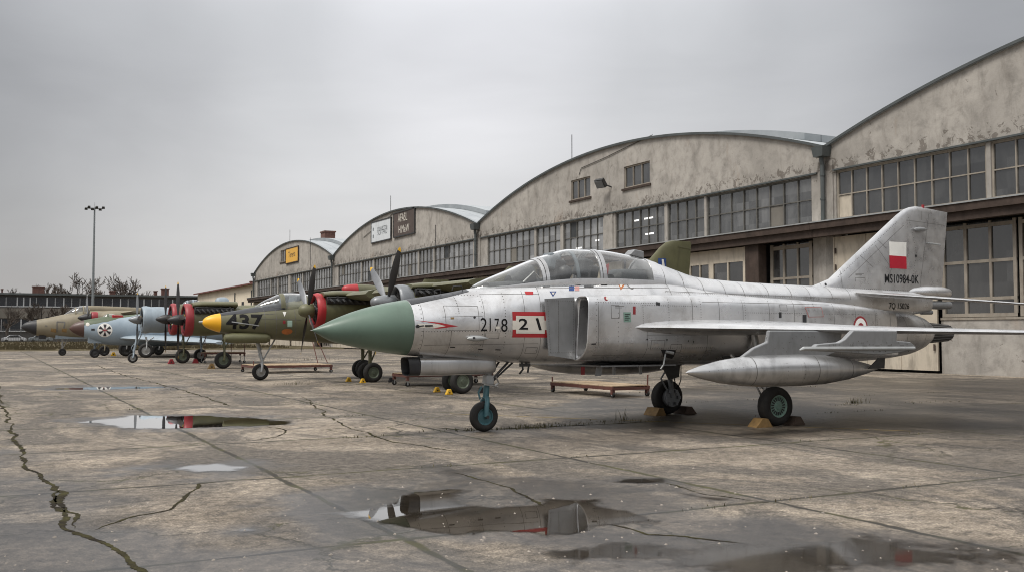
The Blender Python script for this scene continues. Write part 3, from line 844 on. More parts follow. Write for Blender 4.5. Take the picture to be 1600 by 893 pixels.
# ================================================================== FAR BACKGROUND
def far_block():
    t = thing('office_block', 'long grey flat-roofed block with window bands behind the fence', 'building', (25, 230, 0))
    mb = MB(); mb.bb((-40, 230, 0), (85, 245, 9.65)); mb.build('wall', M['farwall'], t)
    mb = MB(); mb.bb((-40.3, 229.5, 9.652), (85.3, 245.3, 10.05)); mb.build('roof', M['flash'], t)
    for z0, z1 in ((7.35, 9.15), (2.3, 4.65)):
        g = MB(); fr = MB(); x = -39.0; rnd = random.Random(int(z0))
        g.bb((-39, 229.90, z0), (84, 229.96, z1)); p = g.build('window', M['fardark'], t)
        while x < 84:
            fr.bb((x, 229.78, z0), (x+rnd.choice((.1, .1, .22)), 229.9, z1)); x += rnd.choice((1.2, 1.6, 2.0))
        fr.bb((-39, 229.7, z0-.2), (84, 229.9, z0)); fr.build('frame', M['farframe'], p)
    for z0, z1 in ((4.85, 6.95),):
        q = MB()
        for x in np.arange(-39, 84, 6.2): q.bb((x, 229.75, z0), (x+6.0, 229.98, z1))
        q.build('spandrel_panel', M['farpanel'], t)
    for x, w_, h in ((8.9, 2.3, 1.5), (24.3, 1.1, .8), (33.6, .6, 1.0), (35.2, 1.5, 1.6), (3.0, .3, .8)):
        c = MB(); c.bb((x, 235, 9.9), (x+w_, 236.4, 10.05+h)); c.bb((x-.12, 234.88, 10.05+h), (x+w_+.12, 236.52, 10.25+h)); c.build('chimney', M['brick'], t)
far_block()
def cream_house():
    t = thing('cream_building', 'cream rendered building with red pitched roof beyond the last hangar', 'building', (42, 185, 0))
    mb = MB(); mb.bb((41, 163, 0), (56, 224, 10.2)); mb.build('wall', M['creamwall'], t)
    mb = MB(); mb.prism([(40.2, 10.35), (48.5, 11.7), (56.8, 10.35), (56.8, 10.1), (48.5, 11.4), (40.2, 10.1)], 162.3, 224.7); r = mb.build('roof', M['rooftile'], t)
    for y, x in ((164.5, 43.5), (180, 46), (192, 45)):
        c = MB(); c.bb((x, y, 9.8), (x+1.0, y+1.0, 11.5)); c.bb((x-.1, y-.1, 11.5), (x+1.1, y+1.1, 11.7)); c.build('chimney', M['brick'], r)
    for y in (174, 187):
        c = MB(); c.tube([(40.9, y, 9.2), (40.9, y, .2)], .12, 8); c.build('downpipe', M['flash'], t)
    for y in (168, 180, 193):
        c = MB(); c.bb((40.93, y, 5.5), (41.05, y+1.6, 7.4)); c.build('window', M['fardark'], t)
cream_house()
def bare_tree(x, y, h, seed, label, spread=.55, rb=.16, group='bare trees around the grey block'):
    rnd = random.Random(seed)
    t = thing('bare_tree', label, 'tree', (x, y, 0), group)
    tr = MB(); cr_ = MB()
    def grow(p, d, l, r, lev):
        q = p+d*l*.5+Vector((rnd.uniform(-.06, .06), rnd.uniform(-.06, .06), 0))*l; e = q+(d+Vector((rnd.uniform(-.22, .22), rnd.uniform(-.22, .22), .06))).normalized()*l*.5
        (tr if lev < 1 else cr_).tube([p, q, e], [r, r*.85, r*.65], 6 if lev < 2 else 3, False)
        if lev >= 6: return
        for j in range(3):
            a = rnd.uniform(0, 6.28); k = rnd.uniform(.3, .85)*spread/.55
            nd = (d+Vector((math.cos(a)*k, math.sin(a)*k, rnd.uniform(-.12, .3)))).normalized()
            grow(e if j < 2 else q, nd, l*rnd.uniform(.62, .84), max(.15, r*.60), lev+1)
    grow(Vector((0, 0, 0)), Vector((0, 0, 1)), 10, 1.0, 0)
    top = max(v[2] for v in cr_.v); k = h/top
    for mb in (tr, cr_):
        # scale the skeleton to the tree's height but keep twig thickness sensible
        mb.v = [(x+v[0]*k, y+v[1]*k, v[2]*k) for v in mb.v]
    tr.build('trunk', M['bark'], t); cr_.build('crown', M['bark'], t)
for i, (px_, Y, ytop, lab) in enumerate(((20, 262, 448, 'small bare tree rising behind the roof at far left'), (66, 258, 441, 'bare tree with thin upright twigs beside the roof chimney'), (90, 264, 443, 'sparse bare tree between two denser crowns behind the roof'),
        (112, 256, 438, 'dense dark bare tree, largest crown left of the light mast'), (138, 262, 447, 'low bare tree right beside the tall light mast'), (181, 258, 440, 'broad rounded bare tree right of the light mast'), (214, 270, 452, 'faint far bare tree just above the roof line'))):
    r_ = ray(px_, 500); x = r_.x/r_.y*Y; d_ = x*math.sin(YAW)+Y*math.cos(YAW)
    bare_tree(x, Y, (1.75+(520-ytop)/F_PX*d_)*(1.14 if i in (3, 5) else 1.0), 20+i, lab, .6 if i in (3, 5) else .34)
for i, (px_, Y, ytop, lab) in enumerate(((12, 218, 476, 'slim bare tree standing against the grey block wall at far left'), (58, 220, 470, 'slim bare tree in front of the block above the tan jet nose'), (92, 219, 474, 'slim bare tree in front of the block above the tan jet canopy'))):
    r_ = ray(px_, 500); x = r_.x/r_.y*Y; d_ = x*math.sin(YAW)+Y*math.cos(YAW)
    bare_tree(x, Y, (1.75+(520-ytop)/F_PX*d_), 40+i, lab, .45, .14)
def mast():
    t = thing('light_mast', 'tall grey floodlight mast with six lamp heads on top', 'light mast', (17.9, 202, 0))
    mb = MB(); mb.tube([(17.9, 202, 0), (17.9, 202, 12), (17.9, 202, 25.3)], [.30, .22, .14], 12); mb.build('pole', M['mast'], t, 40)
    mb = MB(); mb.tube([(17.9, 202, 25), (17.9, 202, 26.3)], .03, 5); mb.build('lightning_rod', M['mast'], t)
    mb = MB(); mb.bb((16.5, 201.9, 25.05), (19.3, 202.1, 25.2)); mb.build('crossarm', M['mast'], t)
    for k, dx in enumerate((-1.5, -1.0, -.4, .35, .95, 1.5)):
        mb = MB(); mb.box((17.9+dx, 201.7, 25.0+(.35 if k % 2 else 0)), (.55, .35, .42), (R(35), 0, 0), .8); mb.build('lamp_head', M['darksteel'], t, bevel=.03)
mast()
def fence():
    t = thing('metal_fence', 'grey metal bar fence along the grass before the block', 'fence', (10, 206, 0))
    for x in np.arange(-12, 40, 3.0):
        mb = MB(); mb.bb((x, 205.95, 0), (x+.1, 206.05, 2.7)); mb.build('post', M['fence'], t)
    mb = MB()
    for x in np.arange(-12, 39, .28): mb.bb((x, 205.98, .15), (x+.045, 206.02, 2.6))
    for z in (.35, 1.4, 2.4): mb.bb((-12, 206.02, z), (39, 206.06, z+.07))
    mb.build('bar_panel', M['fence'], t)
fence()
def car(x, y, rz, label, m):
    t = thing('parked_car', label, 'car', (x, y, 0), 'cars parked behind the fence')
    sil = [(-2.1, .35), (-2.15, .75), (-1.9, .95), (-1.35, 1.0), (-.75, 1.42), (.75, 1.45), (1.45, 1.0), (2.05, .9), (2.15, .5), (2.1, .35)]
    mb = MB(); mb.prism([(x+a, b) for a, b in sil], y-.82, y+.82); mb.build('body', m, t, bevel=.08)
    mb = MB(); mb.prism([(x+a, b) for a, b in ((-1.2, 1.0), (-.7, 1.36), (.7, 1.38), (1.25, 1.0))], y-.835, y+.835); mb.build('window', M['fardark'], t)
    for sx in (-1.3, 1.3):
        for sy in (-.75, .75):
            mb = MB(); mb.lathe([(-.1, 0), (-.1, .31), (.1, .31), (.1, 0)], 'Y', (x+sx, y+sy, .31), 14); mb.build('wheel', M['rubber'], t)
car(5.0, 211, 0, 'pale silver car parked behind the fence at far left', M['carwhite'])
car(9.6, 212, 0, 'grey car parked behind the fence under the tan jet nose', M['mast'])

# ================================================================== HANGARS
XF = 37.0; HW = 39.7; ZE = 10.95; RISE = 3.25; ZB0, ZB1 = 7.32, 9.72
ARC_R = ((HW/2)**2+RISE**2)/(2*RISE)
def arch(v): return ZE+math.sqrt(max(0, ARC_R**2-(v-HW/2)**2))-(ARC_R-RISE)
VAULT_X1 = 92
# glazing bands: (v0, v1, panes) measured from the right-hand (near) valley of each hangar
BAND = [(1.0, 9.35, 8), (9.55, 13.1, 4), (13.4, 18.8, 6), (20.3, 25.6, 6), (26.0, 29.6, 4), (29.9, 37.9, 8)]
def roof_mat():
    m, N, L, P = newmat('sheet_metal_roof'); co = N.new('ShaderNodeTexCoord').outputs['Object']
    sx = N.new('ShaderNodeSeparateXYZ'); L.new(co, sx.inputs[0])
    t = math_(N, L, 'FRACT', math_(N, L, 'MULTIPLY', sx.outputs['X'], 1/1.4)); ln = ramp(N, L, t, [(0, 1.0), (.05, 1.0), (.08, 0.0), (1, 0.0)])
    base = ramp(N, L, noise(N, L, co, .5, 6, .65), [(.3, (.26, .285, .30)), (.7, (.38, .40, .41))])
    base = mixc(N, L, math_(N, L, 'MULTIPLY', ln, .6), base, (.13, .14, .15))
    L.new(base, P.inputs['Base Color']); P.inputs['Metallic'].default_value = .3; P.inputs['Roughness'].default_value = .5
    bump(N, L, P, ln, .5, .03)
    return m
ROOF = roof_mat()
def glazed(t, name, y0, y1, z0, z1, nc, nr, x, barw=.07, depth=.07, frame=.12, mat=None, rows=None, skip=(), pane=None):
    """a window of panes (one mesh) with its bars (one sub-part)"""
    mat = mat or M['mull']
    g = MB(); g.bb((x+.02, y0, z0), (x+.06, y1, z1)); w_ = g.build(name, pane or WINDOW, t)
    b = MB(); rnd = random.Random(int(y0*13+z0*7))
    for i in range(nc+1):
        y = lerp(y0, y1, i/nc); wd = frame if i in (0, nc) else barw*rnd.uniform(.8, 1.2)
        y = min(max(y, y0+wd/2), y1-wd/2); b.bb((x-depth*.5, y-wd/2, z0), (x+.02, y+wd/2, z1))
    zs = rows or [lerp(z0, z1, j/nr) for j in range(nr+1)]
    for j, z in enumerate(zs):
        wd = frame if j in (0, len(zs)-1) else barw; z = min(max(z, z0+wd/2), z1-wd/2)
        b.bb((x-depth*.5+.004, y0, z-wd/2), (x+.018, y1, z+wd/2))
    b.build('window_frame', mat, w_)
    # boarded or missing panes
    for (i, j, m_) in skip:
        p = MB(); p.bb((x, lerp(y0, y1, i/nc)+.05, zs[j]+.05), (x+.019, lerp(y0, y1, (i+1)/nc)-.05, zs[j+1]-.05)); p.build('boarded_pane', m_, w_)
    return w_
def hangar(idx, y0, label, lower, small=(), boards=(), BAND=BAND):
    t = thing('hangar', label, 'hangar', (XF, y0+HW/2, 0), 'row of arched hangars')
    Y = lambda v: y0+v
    opens = [(v0, v1, ZB0, ZB1) for v0, v1, n in BAND]+[(v0, v1, z0, z1) for v0, v1, z0, z1 in small]
    DOOR = (.95, HW-.95, -1, 6.75)
    opens.append(DOOR)
    cuts = sorted(set([0, HW]+[round(HW*i/64, 3) for i in range(65)]+[o for q in opens for o in q[:2]]))
    mb = MB()
    for a, b in zip(cuts[:-1], cuts[1:]):
        if b-a < 1e-4: continue
        mid = (a+b)/2; segs = sorted((q[2], q[3]) for q in opens if q[0] <= mid <= q[1]); z = 0
        for s0, s1 in segs:
            if s0 > z: mb.add([(XF, Y(a), z), (XF, Y(b), z), (XF, Y(b), s0), (XF, Y(a), s0)], [(0, 1, 2, 3)])
            z = max(z, s1)
        mb.add([(XF, Y(a), z), (XF, Y(b), z), (XF, Y(b), arch(b)), (XF, Y(a), arch(a))], [(0, 1, 2, 3)])
    D = .28
    for v0, v1, z0, z1 in opens:
        z0 = max(z0, 0); p = [(Y(v0), z0), (Y(v1), z0), (Y(v1), z1), (Y(v0), z1)]
        for (a, b), (c, d) in zip(p, p[1:]+p[:1]):
            if b == 0 and d == 0: continue
            mb.add([(XF, a, b), (XF, c, d), (XF+D, c, d), (XF+D, a, b)], [(0, 1, 2, 3)])
    # plain piers standing a little proud
    for v0, v1 in ((.0, .5), (HW-.5, HW)) if idx == 0 else ((.0, .5), (19.05, 20.05), (HW-.5, HW)):
        mb.bb((XF-.07, Y(v0)+.003, 0), (XF+.1, Y(v1)-.003, ZB1+.12 if v0 > 1 and v0 < 30 else 10.3))
    wall = mb.build('wall', PLASTER, t)
    if idx == 3:   # free end wall of the last hangar
        e = MB(); e.bb((XF+.01, Y(HW)-.3, 0), (VAULT_X1, Y(HW)-.004, ZE-.1)); e.build('end_wall', PLASTER, t)
    q = MB(); q.bb((XF+.9, Y(.5), 0), (XF+1.0, Y(HW)-.5, 10.5)); q.bb((XF+.3, Y(.5), 6.76), (XF+.9, Y(HW)-.5, 6.86)); q.build('dark_interior', M['cockpit'], t)
    # barrel roof with a raised middle strip
    def vault(v0, v1, xa, dz, th, n=32):
        q = MB(); top = []; bot = []
        for i in range(n+1):
            v = lerp(v0, v1, i/n); top.append((Y(v), arch(v)+dz)); bot.append((Y(v), arch(v)+dz-th))
        q.prism(top+bot[::-1], xa, VAULT_X1, 'X'); return q
    r = vault(0.02, HW-.02, XF-.12, .14, .14).build('roof', ROOF, t)
    vault(4.5, HW-9.5, XF+3.0, .56, .40, 24).build('ridge_strip', ROOF, r)
    fl = MB(); top = []; bot = []
    for i in range(65):
        v = lerp(0.02, HW-.02, i/64); top.append((Y(v), arch(v)+.145)); bot.append((Y(v), arch(v)+.01))
    fl.prism(top+bot[::-1], XF-.16, XF-.123, 'X'); fl.build('roof_edge', M['flash'], t)
    # high glazing
    for k, (v0, v1, n) in enumerate(BAND):
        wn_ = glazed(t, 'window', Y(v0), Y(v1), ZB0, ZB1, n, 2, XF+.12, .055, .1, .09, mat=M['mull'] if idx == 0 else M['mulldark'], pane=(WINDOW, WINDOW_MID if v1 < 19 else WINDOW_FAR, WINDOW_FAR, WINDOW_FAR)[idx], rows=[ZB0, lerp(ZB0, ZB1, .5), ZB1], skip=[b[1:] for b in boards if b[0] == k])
    if idx == 1:
        for y, z, l_ in ((51.6, 9.02, .95), (52.9, 9.0, .5), (51.5, 8.02, .9), (60.0, 7.75, .8), (57.6, 8.1, .5)):
            q = MB(); q.bb((XF+.132, y-l_/2, z-.05), (XF+.139, y+l_/2, z+.05)); q.build('glint_strip', M['lamp'], t)  # glowing strips added on opaque panes for the gleam of tubes in the glass
    s_ = MB(); s_.bb((XF-.13, Y(.55), ZB1+.02), (XF-.003, Y(HW)-.55, ZB1+.10)); s_.build('lintel', M['flash'], t)
    for v0, v1, z0, z1 in small:
        glazed(t, 'window', Y(v0), Y(v1), z0, z1, 3, 1, XF+.12, .07, .1, .1)
        s2 = MB(); s2.bb((XF-.10, Y(v0)-.15, z0-.14), (XF+.1, Y(v1)+.15, z0-.004)); s2.build('window_sill', M['rust'], t)
    # door track canopy: rusty beam with a pale zinc drip edge
    c = MB(); c.bb((XF-1.15, Y(.01), 6.82), (XF-.004, Y(HW)-.01, 7.14)); c.bb((XF-1.0, Y(.02), 6.45), (XF-.72, Y(HW)-.02, 6.82)); c.bb((XF-.45, Y(.02), 6.5), (XF-.2, Y(HW)-.02, 6.82))
    cb = c.build('canopy_beam', M['rust'], t)
    c = MB(); c.bb((XF-1.2, Y(.012), 7.142), (XF-.002, Y(HW)-.012, 7.20)); c.build('drip_edge', M['zinc'], cb)
    # sliding doors
    for v0, v1, kind in lower:
        a, b = Y(v0), Y(v1)
        if kind == 'dark':
            glazed(t, 'door_window', a, b, .05, 6.4, max(2, int((b-a)/1.0)), 4, XF-.02, .12, .1, .2, M['mull'], rows=[.05, 1.9, 3.2, 4.6, 6.2])
        elif kind == 'rust':
            q = MB(); q.bb((XF-.75, a, 0), (XF-.2, b, 6.44)); q.build('steel_column', M['rust'], t)
        elif kind == 'plain':
            q = MB(); x = XF-.35
            q.bb((x, a, .12), (x+.1, b, 6.42)); 
            for y in np.arange(a, b+.01, (b-a)/3): q.bb((x-.03, y-.03, .13), (x-.002, y+.03, 6.41))
            dd = q.build('door', M['cream'], t)
            h = MB()
            for y in (a+.12, b-.12):
                for z in (1.0, 1.6, 4.8, 5.6): h.bb((x-.07, y-.04, z), (x-.032, y+.04, z+.28))
            h.build('hinge', M['rust'], dd)
        elif kind == 'glazed':
            x = XF-.55; q = MB(); n = max(1, round((b-a)/3.0))
            q.bb((x, a, .12), (x+.1, b, 2.3)); q.bb((x, a, 5.75), (x+.1, b, 6.42))
            for i in range(n+1):
                y = lerp(a, b, i/n); q.bb((x-.02, max(a, y-.1), .12), (x-.002, min(b, y+.1), 6.42))
            dd = q.build('door', M['cream'], t)
            for i in range(n):
                glazed(t, 'door_window', lerp(a, b, i/n)+.102, lerp(a, b, (i+1)/n)-.102, 2.3, 5.75, 3 if i % 2 else 2, 2, x+.03, .10, .09, .1, M['cream'], rows=[2.3, 3.1, 5.75])
        elif kind == 'plinth':
            q = MB(); q.bb((XF-.12, a, 0), (XF+.2, b, 2.32)); q.build('plinth', PLASTER, t)
            q = MB(); q.bb((XF-.16, a, 2.322), (XF+.2, b, 2.42)); q.build('sill', M['mull'], t)
            n = max(1, round((b-a)/3.4))
            for i in range(n):
                glazed(t, 'door_window', lerp(a, b, i/n)+.06, lerp(a, b, (i+1)/n)-.06, 2.44, 6.42, 3, 3, XF-.05, .13, .1, .15, M['mull'], rows=[2.44, 3.2, 4.75, 6.25])
    return t
Y1 = 36.35-39.7
std = [(.97, 4.0, 'dark'), (4.15, 5.2, 'rust'), (5.4, 11.2, 'glazed'), (11.4, 17.0, 'plain'), (17.2, 22.8, 'glazed'), (23, 28.4, 'plain'), (28.6, 34.2, 'glazed'), (34.4, 38.7, 'plain')]
h1 = hangar(0, Y1, 'nearest hangar at right edge, wall rising out of the picture', [(1, 12, 'plinth'), (12.2, 18, 'plain'), (18.2, 33.0, 'plinth'), (33.03, 38.9, 'plain')], boards=[(2, 8, 0, M['cream'])], BAND=[(1.0, 20.2, 18), (20.6, 30.5, 9), (30.72, 39.05, 9)])
h2 = hangar(1, Y1+HW, 'second hangar, two small windows and a floodlight on its gable', std, small=[(14.9, 17.8, 11.2, 12.65), (21.9, 24.5, 11.2, 12.65)], boards=[(0, 2, 0, M['farpanel']), (3, 4, 1, M['cockpit']), (5, 3, 0, M['farpanel'])])
h3 = hangar(2, Y1+2*HW, 'third hangar, white and dark signs side by side on its gable', std, boards=[(0, 5, 1, M['cockpit']), (2, 2, 0, M['farpanel']), (4, 1, 0, M['cockpit']), (5, 6, 1, M['farpanel'])])
h4 = hangar(3, Y1+3*HW, 'farthest hangar with small yellow sign and brick chimney', std, small=[(21.4, 24.4, 11.7, 13.4)])
c = MB(); c.bb((42, 135.5, 13.5), (43.5, 137.5, 15.9)); c.bb((41.9, 135.4, 15.9), (43.6, 137.6, 16.1)); c.build('chimney', M['brick'], h4)
# rain pipes at the valleys
for k in range(1, 5):
    y = Y1+HW*k+(-.02 if k < 4 else -.3)
    t = [h1, h2, h3, h4][k-1]; mb = MB(); x = XF-.32
    mb.box((x, y, 10.75), (.5, .62, .5), None, 1.25); mb.tube([(x, y, 10.6), (x, y, 10.3), (x+.06, y, 10.1), (x+.06, y, 7.22)], .11, 10)
    for z in (9.6, 8.4): mb.lathe([(-.05, .14), (.05, .14)], 'Z', (x+.06, y, z), 10)
    mb.build('downpipe', M['flash'], t)
# cables and antenna rods on the gables
def cable(pts, t, r=.025): mb = MB(); mb.tube(pts, r, 5); mb.build('cable', M['darksteel'], t)
cable([(XF-.05, Y1+HW+v, z) for v, z in ((14.5, 14.2), (17, 13.95), (20, 13.6), (23, 13.35), (23.3, 12.9))], h2)
cable([(XF-.05, Y1+2*HW+v, z) for v, z in ((20, 14.0), (24, 13.3), (29, 12.3))], h3)
cable([(XF-.05, Y1+2*HW+v, z) for v, z in ((9.0, 11.8), (9.0, 9.8))], h3)
cable([(XF-.05, Y1+3*HW+v, z) for v, z in ((9.6, 14.0), (9.6, 7.3))], h4)
for t, v in ((h2, 24.5), (h3, 21), (h4, 20)):
    y = {h2: Y1+HW, h3: Y1+2*HW, h4: Y1+3*HW}[t]+v; mb = MB(); mb.tube([(XF+.1, y, 13), (XF+.1, y, 16.0)], .03, 5); mb.build('lightning_rod', M['darksteel'], t)
# floodlight
t = thing('wall_floodlight', 'black floodlight bracketed between the two small gable windows', 'floodlight', (XF, 56.6, 12.4))
y, z = yz(943, 287, XF-.4)
mb = MB(); mb.tube([(XF, y-.35, z-.25), (XF-.45, y-.25, z-.1), (XF-.5, y, z)], .05, 6); mb.build('bracket', M['darksteel'], t)
mb = MB(); mb.box((XF-.6, y+.05, z+.02), (.30, .8, .62), (0, R(-35), R(15)), .9); lh = mb.build('lamp_housing', M['darksteel'], t, bevel=.03)
mb = MB(); mb.box((XF-.73, y+.02, z-.08), (.02, .66, .5), (0, R(-35), R(15))); mb.build('lens', M['spingrey'], lh)
# signs
def sign(name, label, v0, v1, z0, z1, yb, bm_, fm, lines):
    a, b = yb+v0, yb+v1
    t = thing(name, label, 'sign', (XF-.12, (a+b)/2, z0))
    mb = MB(); mb.bb((XF-.12, a, z0), (XF-.01, b, z1)); mb.build('board', bm_, t)
    mb = MB(); w_ = .12
    for q in (((a-w_, z0-w_), (b+w_, z0)), ((a-w_, z1), (b+w_, z1+w_)), ((a-w_, z0+.002), (a, z1-.002)), ((b, z0+.002), (b+w_, z1-.002))): mb.bb((XF-.16, q[0][0], q[0][1]), (XF-.01, q[1][0], q[1][1]))
    mb.build('sign_frame', fm, t)
    for txt, fy, fz, size, m_, sx in lines:
        if txt.startswith('#'):
            mb = MB(); ww, hh = [float(s_) for s_ in txt[1:].split('x')]; yy, zz = lerp(b, a, fy), lerp(z0, z1, fz); mb.bb((XF-.126, yy-ww/2, zz-hh/2), (XF-.122, yy+ww/2, zz+hh/2)); mb.build('panel', m_, t); continue
        me = text_flat(txt, size, sx)
        mb = MB(); mb.add([(XF-.131, lerp(b, a, fy)-v.co.x, lerp(z0, z1, fz)+v.co.y) for v in me.vertices], [tuple(p.vertices) for p in me.polygons]); mb.build('lettering', m_, t)
yb3 = Y1+2*HW; yb4 = Y1+3*HW
ya, za = yz(612, 341, XF); yb_, zb_ = yz(582, 381, XF)
sign('wall_sign', 'white sign with grey lettering beside the dark weathered board', ya-yb3, yb_-yb3, 11.5, 13.6, yb3, M['signwhite'], M['darksteel'],
     [('CONNECTOR', .58, .60, .62, M['mast'], .78), ('SOFTPAD', .58, .40, .72, M['mast'], .95), ('#.35x.35', .10, .66, 0, M['mast'], 1), ('#.35x.35', .10, .30, 0, M['mast'], 1)])
ya, _ = yz(649, 335, XF); yb_, _ = yz(617, 372, XF)
sign('wall_sign', 'weathered dark brown sign with pale hand-cut letters AFASL', ya-yb3, yb_-yb3, 11.55, 13.9, yb3, M['signdark'], M['darksteel'],
     [('AFASL', .44, .74, 1.15, M['offwhite'], .80), ('HIMeW', .50, .24, 1.1, M['offwhite'], .80)])
ya, _ = yz(467, 385, XF); yb_, _ = yz(448, 410, XF)
sign('wall_sign', 'small yellow sign with brown lettering on the farthest hangar', ya-yb4, yb_-yb4, 11.4, 13.3, yb4, M['signyellow'], M['rust'],
     [('Tererra', .5, .54, 1.15, M['signdark'], .95)])

# ================================================================== THE SILVER FIGHTER
JY = 16.06
def fighter():
    t = thing('jet_fighter', 'silver jet fighter with green nose cone and red and white fin flag, nearest aircraft', 'jet fighter', (12.5, JY, 0))
    # (x, z_top, z_bottom, half_width, z_widest, exponent)
    B = [(4.78, 1.81, 1.79, .01, 1.80, 2), (5.1, 1.965, 1.62, .17, 1.80, 2), (5.5, 2.12, 1.52, .30, 1.82, 2), (5.92, 2.235, 1.44, .40, 1.84, 2), (6.40, 2.325, 1.375, .475, 1.85, 2),
         (7.23, 2.46, 1.31, .56, 1.88, 2.1), (7.7, 2.555, 1.275, .60, 1.90, 2.15), (8.4, 2.655, 1.225, .64, 1.92, 2.7), (9.2, 2.71, 1.19, .67, 1.94, 3.1), (10.2, 2.75, 1.18, .69, 1.95, 3.2),
         (11.4, 2.78, 1.15, .72, 1.92, 3.0), (13, 2.66, 1.12, .76, 1.88, 2.4), (15, 2.56, 1.10, .76, 1.82, 2.2), (16.5, 2.44, 1.11, .70, 1.78, 2.1), (17.6, 2.33, 1.15, .60, 1.76, 2.0), (18.65, 2.24, 1.25, .50, 1.76, 2), (19.15, 2.14, 1.38, .40, 1.76, 2), (19.38, 2.03, 1.50, .30, 1.76, 2)]
    def sec_body(x0, x1, name, mat, step=.1, n=56, cap0=True, cap1=True):
        mb = MB(); mb.rings(body_rings(B, JY, step, n, x0=x0, x1=x1), True, cap0, cap1); return mb.build(name, mat, t, 40)
    nose = sec_body(4.78, 6.40, 'nose_cone', M['radome'], .06)
    body = sec_body(6.402, 19.38, 'fuselage', SILVER)
    mb = MB(); mb.tube([(4.79, JY, 1.80), (4.75, JY, 1.80)], [.010, .004], 8); mb.build('nose_probe', M['steel'], nose)
    # spine and hood behind the cockpit
    SP = [(11.35, 3.20, 2.3, .47, 2.62, 2.1), (11.7, 3.12, 2.3, .47, 2.60, 2.1), (12.1, 3.01, 2.25, .47, 2.56, 2.1), (12.6, 2.885, 2.2, .48, 2.50, 2.2), (13.8, 2.81, 2.1, .48, 2.45, 2.3), (15.9, 2.77, 2.0, .40, 2.42, 2.2), (17.2, 2.745, 2.06, .27, 2.42, 2.3), (18.6, 2.72, 2.14, .19, 2.44, 2.4), (19.55, 2.70, 2.25, .12, 2.46, 2.4)]
    mb = MB(); mb.rings(body_rings(SP, JY, .1, 44)); spine = mb.build('spine_fairing', SILVER, t, 40)
    # air intake trunks
    def trunk(sg):
        TR = [(9.45, 1.10, 2.42, 1.26), (9.7, 1.11, 2.43, 1.25), (11.5, 1.12, 2.47, 1.22), (13.2, 1.08, 2.46, 1.19), (14.8, .98, 2.42, 1.18), (16.2, .84, 2.36, 1.19), (17.2, .70, 2.28, 1.22), (17.9, .58, 2.2, 1.25)]
        def ring(x, ow, zt, zb, iw=.40, ex=5.0, ins=0.0):
            r = []; yc = (ow+iw)/2; hw = (ow-iw)/2-ins; zc = (zt+zb)/2; hz = (zt-zb)/2-ins
            for k in range(36):
                a = 2*math.pi*k/36+.06; c, s_ = math.cos(a), math.sin(a)
                y = yc+hw*math.copysign(abs(c)**(2/ex), c); z = zc+hz*math.copysign(abs(s_)**(2/ex), s_)
                # tuck the lower outside corner under
                if z < zc: y -= (ow-.72)*.55*max(0, ((zc-z)/hz-.35)/.65)**2.2*(1 if y > yc else .2)
                r.append((x+(-.16*(z-zc) if x < 9.6 else 0)*-.35, JY+sg*y, z))
            return r
        xs = [q[0] for q in TR]; rs = []
        ev = lambda x: [cat_rom(xs, [q[j] for q in TR], x) for j in (1, 2, 3)]
        for x in (10.1, 9.8, 9.5): rs.append(ring(x, *ev(x), .64, 5, .045 if x < 9.9 else .06))
        rs.append(ring(9.455, *ev(9.455), .62, 5, .030)); rs.append(ring(9.44, *ev(9.45), .61, 5, .012)); rs.append(ring(9.455, *ev(9.455), .6, 5, 0.0))
        for x in np.arange(9.55, 17.95, .15): rs.append(ring(x, *ev(x), max(.3, .60-(x-9.5)*.1)))
        mb = MB(); mb.rings(rs, True, False, True); tr = mb.build('air_intake', SILVER, t, 35)
        d = MB(); d.add(ring(10.05, *ev(10.05), .64, 5, .05), [tuple(range(36))]); d.build('intake_duct', M['black'], tr)
        # splitter plate standing off the fuselage
        p = MB(); z = lambda x_: 0
        yo, yi = sg*.735, sg*.705
        p.add([(8.78, JY+yo, 2.36), (9.385, JY+yo, 2.40), (9.40, JY+yo, 1.28), (8.86, JY+yo, 1.36), (8.78, JY+yi, 2.36), (9.385, JY+yi, 2.40), (9.40, JY+yi, 1.28), (8.86, JY+yi, 1.36)],
              [(0, 1, 2, 3), (7, 6, 5, 4), (0, 4, 5, 1), (1, 5, 6, 2), (2, 6, 7, 3), (3, 7, 4, 0)])
        for x_ in (8.95, 9.2): p.bb((x_, JY+sg*.58, 1.5), (x_+.03, JY+sg*.70, 2.3))
        sp_ = p.build('splitter_plate', M['pylon'], t, 30)
        q = MB()
        for a in np.arange(8.83, 9.38, .045):
            q.box((a, JY+yo+sg*.003, 2.33), (.012, .004, .012)); q.box((a+.02, JY+yo+sg*.003, 1.41), (.012, .004, .012))
        for b in np.arange(1.42, 2.33, .045):
            q.box((8.83+.06*(2.33-b), JY+yo+sg*.003, b), (.012, .004, .012)); q.box((9.36, JY+yo+sg*.003, b), (.012, .004, .012)); q.box((9.05, JY+yo+sg*.003, b), (.006, .004, .035))
        q.build('rivets', M['seam'], sp_)
        return tr
    tn = trunk(-1); trunk(1)
    # nozzle
    mb = MB()
    mb.lathe([(19.2, .27), (19.45, .225), (20.2, .18), (20.2, .155), (19.4, .19)], 'X', (0, JY, 1.76), 32)
    nz_ = mb.build('exhaust_nozzle', M['darksteel'], t, 40)
    mb = MB()
    for k in range(18):
        a = 2*math.pi*k/18; mb.tube([(19.4, JY+.238*math.cos(a), 1.76+.238*math.sin(a)), (20.19, JY+.185*math.cos(a), 1.76+.185*math.sin(a))], .013, 5)
    mb.build('petal_ribs', M['seam'], nz_)
    # fin
    def two(a, b):
        (x0, z0), (x1, z1) = xz(*a, JY), xz(*b, JY); return (x0, JY, z0), (x1, JY, z1)
